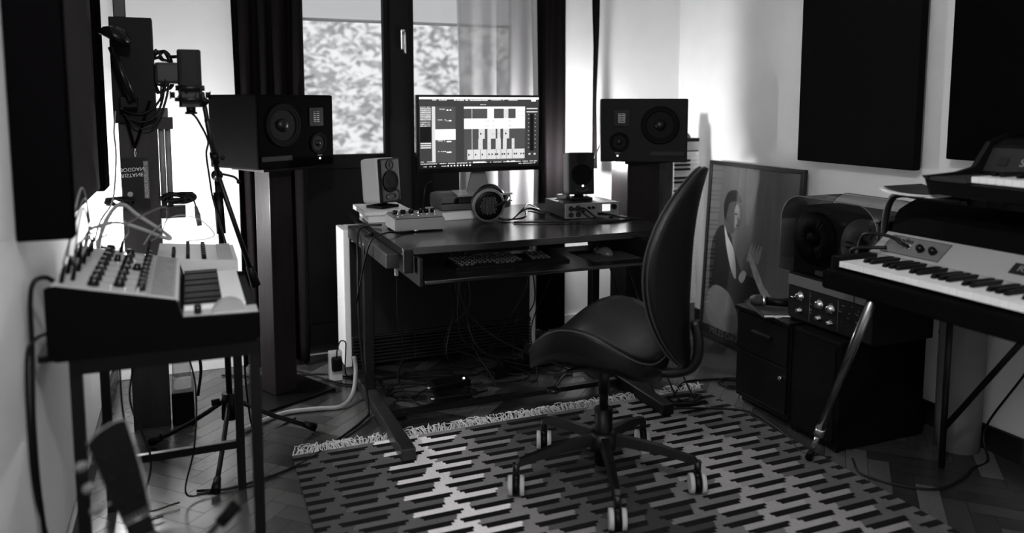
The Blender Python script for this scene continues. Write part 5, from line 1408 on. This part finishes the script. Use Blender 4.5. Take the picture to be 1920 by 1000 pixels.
b = nb(); prism(b, [(-.10, 0), (.10, 0), (.09, .018), (.05, .05), (-.06, .055), (-.10, .03)], -.02, .03, 'y'); o = obj('folded_cloth', b, M('grey_cloth_folded', .2, .9, noise=.4, scale=20)); o.location = (2.44, 3.61, UH + .001); tag(o, 'folded grey cloth on the top end of the upright keyboard', 'cloth')

# ================================================================== CABLES AND BOXES ON THE FLOOR
def fcab(pts, r, mat, label, group=None):
    return cab([(p[0], p[1], (p[2] if len(p) > 2 else r + .001)) for p in pts], r, mat, label, group)
fcab([(.15, 3.05), (.23, 3.12), (.33, 3.17), (.45, 3.16), (.54, 3.15), (.60, 3.22, .03), (.630, 3.3, .10), (.628, 3.32, .16)], .0095, cablew, 'thick pale ribbed conduit snaking on the floor beside the left desk foot')
fcab([(-.02, 2.62), (.10, 2.60), (.30, 2.68), (.45, 2.82, .006), (.60, 2.98, .012), (.635, 3.08, .03), (.62, 3.14, .3), (.63, 3.2, .6), (.66, 3.3, .72), (.74, 3.24, .742)], .005, cable, 'black cable from the floor up over the left desk edge to the pedal')
fcab([(.10, 3.75), (.25, 3.68), (.42, 3.62), (.55, 3.58), (.70, 3.45), (.9, 3.4), (1.1, 3.34)], .004, cable, 'black cable on the floor from the left corner toward the desk')
fcab([(.40, 3.72), (.48, 3.60), (.60, 3.42), (.72, 3.36), (.90, 3.30), (1.0, 3.16), (1.02, 3.1, .03)], .004, cable, 'black cable on the floor passing the left desk foot to the adapters')
t = thing('wall_plug', 'black plug in a white floor socket block beside the heater', 'plug', (.575, 3.50, 0), 0, None, True)
b = nb(); box(b, .548, .606, 3.485, 3.525, 0, .135, .006); obj('socket_block', b, white, t)
b = nb(); box(b, .555, .600, 3.445, 3.484, .055, .118, .009); obj('plug', b, black, t)
b = nb(); tube(b, [(.577, 3.46, .117), (.578, 3.45, .155), (.595, 3.46, .19), (.625, 3.50, .17), (.628, 3.52, .12), (.628, 3.53, .012), (.66, 3.50, .006)], .003, 8); obj('cord', b, cable, t)
def adapter(x, y, rz, w_, d_, h_, label, lit=False, z=0.):
    t = thing('power_adapter', label, 'adapter', (x, y, z), rz, 'power adapters under the desk')
    b = nb(); box(b, -w_ / 2, w_ / 2, -d_ / 2, d_ / 2, .001, h_, .006); obj('body', b, black, t)
    if lit: b = nb(); ball(b, (w_ * .36, -d_ * .2, h_), .0045, seg=10); obj('power_light', b, led, t)
    b = nb(); cyl(b, (-w_ / 2 - .02, 0, h_ / 2), (-w_ / 2 + .002, 0, h_ / 2), .006, seg=10); obj('plug_end', b, steel, t)
adapter(1.02, 3.19, R(6), .17, .08, .045, 'black power adapter with a small white light, under the desk', True)
adapter(.99, 3.05, R(-4), .15, .07, .04, 'black power adapter without light, nearer the camera of the two under the desk')
t = thing('power_strip', 'dark power strip with plugs on the floor under the middle of the desk', 'power strip', (1.45, 3.30, 0), R(14))
b = nb(); box(b, -.22, .22, -.03, .03, .001, .035, .005); obj('body', b, black, t)
for x in (-.15, -.08, .0, .08): b = nb(); box(b, x - .022, x + .022, -.022, .022, .036, .075, .006); obj('plug', b, black if x != .08 else white, t)
rm = random.Random(21)
for i in range(11):
    x = rm.uniform(.95, 1.6); z0 = rm.uniform(.60, .63)
    pts = [(x, 3.12 + rm.uniform(0, .25), .60 if i % 2 else .69)]
    pts.append((x + rm.uniform(-.1, .1), 3.2 + rm.uniform(-.05, .2), rm.uniform(.35, .5)))
    pts.append((x + rm.uniform(-.15, .15), 3.25 + rm.uniform(-.1, .15), rm.uniform(.1, .25)))
    xe, ye = rm.uniform(1.1, 1.6), rm.uniform(3.15, 3.4)
    pts.append((xe, ye, .02)); pts.append((xe + rm.uniform(-.1, .1), ye + rm.uniform(-.1, .05), .008))
    cab(pts, rm.choice((.0022, .003, .004)), cable, 'black cable hanging from under the desk to the floor tangle', 'cables hanging under the desk')
for i in range(12):
    x = rm.uniform(.80, 1.35); y = rm.uniform(3.05, 3.42); pts = []
    a = rm.uniform(0, 6.28)
    for k in range(9):
        pts.append((x, y, .006 + rm.uniform(0, .012))); a += rm.uniform(-1.3, 1.3); x += math.cos(a) * .09; y += math.sin(a) * .05
        x = min(max(x, .75), 1.65); y = min(max(y, 3.0), 3.45)
    cab(pts, rm.choice((.0022, .003, .0035)), cable, 'black cable lying in the tangle on the floor under the desk', 'tangled cables on the floor under the desk')
cab([(.742, 3.0, .60), (.745, 3.0, .56), (.75, 3.02, .4), (.78, 3.05, .25), (.77, 3.1, .1), (.84, 3.05, .01), (.92, 3.05, .01)], .003, cable, 'thin black cable with a white plug hanging from the left desk beam')
b = nb(); box(b, .735, .749, 2.992, 3.008, .572, .60, .003); tag(obj('plug', b, white), 'small white plug under the left desk beam', 'plug')
for i, (x, y) in enumerate(((1.79, 2.75), (1.86, 2.72), (1.92, 2.70))):
    cab([(x - .10, y + .35, .69), (x - .07, y + .25, .5), (x - .03, y + .12, .25), (x, y - .02 * i, .03), (x + .04, y - .08, .012)], .004, cable, ('black cable dropping behind the chair to the rug corner, leftmost of three', 'black cable dropping behind the chair to the rug corner, middle of three', 'black cable dropping behind the chair to the rug corner, rightmost of three')[i], 'cables behind the chair at the right desk foot')
coil(1.87, 2.66, .010, .10, .05, 3, .004, cable, 'black cable coiled on the far right corner of the rug', plane='z', seed=8)
coil(2.22, 2.76, 0, .085, .06, 3, .0045, cable, 'black cable coiled on the parquet beside the low cabinet', plane='z', seed=9)
fcab([(1.87, 2.72, .016), (2.02, 2.86), (2.16, 2.84), (2.22, 2.82)], .0045, cable, 'black cable joining the two coils near the poster')
fcab([(1.70, 2.62, .014), (1.85, 2.58, .014), (2.045, 2.48, .010), (2.06, 2.33), (2.03, 2.2), (1.99, 2.10), (2.04, 2.04), (2.06, 2.03)], .004, cable, 'black cable running along the right edge of the rug to the chromed piano leg')
fcab([(2.12, 1.99), (2.06, 1.90), (2.10, 1.80), (2.2, 1.72), (2.35, 1.74), (2.45, 1.78), (2.55, 1.8), (2.6, 1.85, .1), (2.61, 1.7, .4), (2.6, 1.66, .62)], .004, cable, 'black cable curving on the parquet below the piano and up the wall')
cab([(2.46, 1.95, .66), (2.50, 1.97, .5), (2.50, 1.98, .42)], .003, cable, 'thin cable hanging behind the piano end')
# cable plugged into the piano panel
pj = RT @ Vector((-1.755, .045, .010)); 
cab([pj, pj + Vector((-.02, .012, .012)), (2.03, 1.80, .835), (2.01, 1.87, .835), (2.04, 1.925, .80), (2.03, 1.93, .74)], .0055, cable, 'thick black jack cable leaving the piano control panel to the left')
cab([(2.02, 1.80, .80), (1.99, 1.84, .795), (1.98, 1.90, .78), (2.02, 1.93, .74)], .006, cable, 'short black cable curling over the left end of the piano keys')
# cables on the desk
cab([(.60, 3.1, .45), (.64, 3.02, .70), (.70, 3.0, .745), (.78, 3.05, .736), (.83, 3.066, .736)], .0035, cable, 'black cable from over the left desk edge to the front of the pedal')
for i, (a, h) in enumerate((((1.50, 3.30, .76), .02), ((1.52, 3.32, .75), .035), ((1.50, 3.28, .742), .0), ((1.54, 3.26, .748), .01))):
    cab([a, (1.44, 3.27 + i * .015, .755 + h), (1.38, 3.24 - i * .02, .742 + h), (1.32, 3.20, .738), (1.27, 3.2 + i * .02, .738)], .0035, cable, ('black cable lying straight between headphones and interface, second from the back', 'black cable arching highest between headphones and interface', 'black cable lying lowest between headphones and interface', 'black cable nearest the camera between headphones and interface')[i], 'cables between headphones and interface')
cab([(1.30, 3.13, .736), (1.42, 3.08, .736), (1.56, 3.04, .736), (1.70, 2.99, .736), (1.78, 3.0, .736), (1.84, 3.05, .736)], .004, cable, 'black cable stretched along the desk in front of the interface')
for i, (x, z) in enumerate(((-.108, .048), (-.075, .05), (.045, .02))):
    x0 = 1.70 + x
    cab([(x0, 3.135, .7305 + z), (x0 + .01, 3.10, .7305 + z), (x0 + .05, 3.04, .742), (x0 + .13, 2.99 + i * .01, .736), (min(x0 + .22, 1.85), 3.03, .736)], .0045, cable, ('black cable in the leftmost front jack of the audio interface', 'black cable in the second jack from the left of the interface', 'black cable plugged in right of centre, beneath the lit meter of the interface')[i], 'cables plugged into the interface front')
cab([(1.02, 3.43, .90), (1.0, 3.47, .87), (.985, 3.45, .80), (.96, 3.40, .738), (.90, 3.35, .736)], .0025, cable, 'thin cable falling from the computer monitor behind the grey case')
cab([(1.90, 3.40, 1.12), (1.86, 3.42, 1.0), (1.83, 3.45, .88), (1.85, 3.5, .738)], .003, cable, 'thin cable hanging at the left of the right monitor speaker')
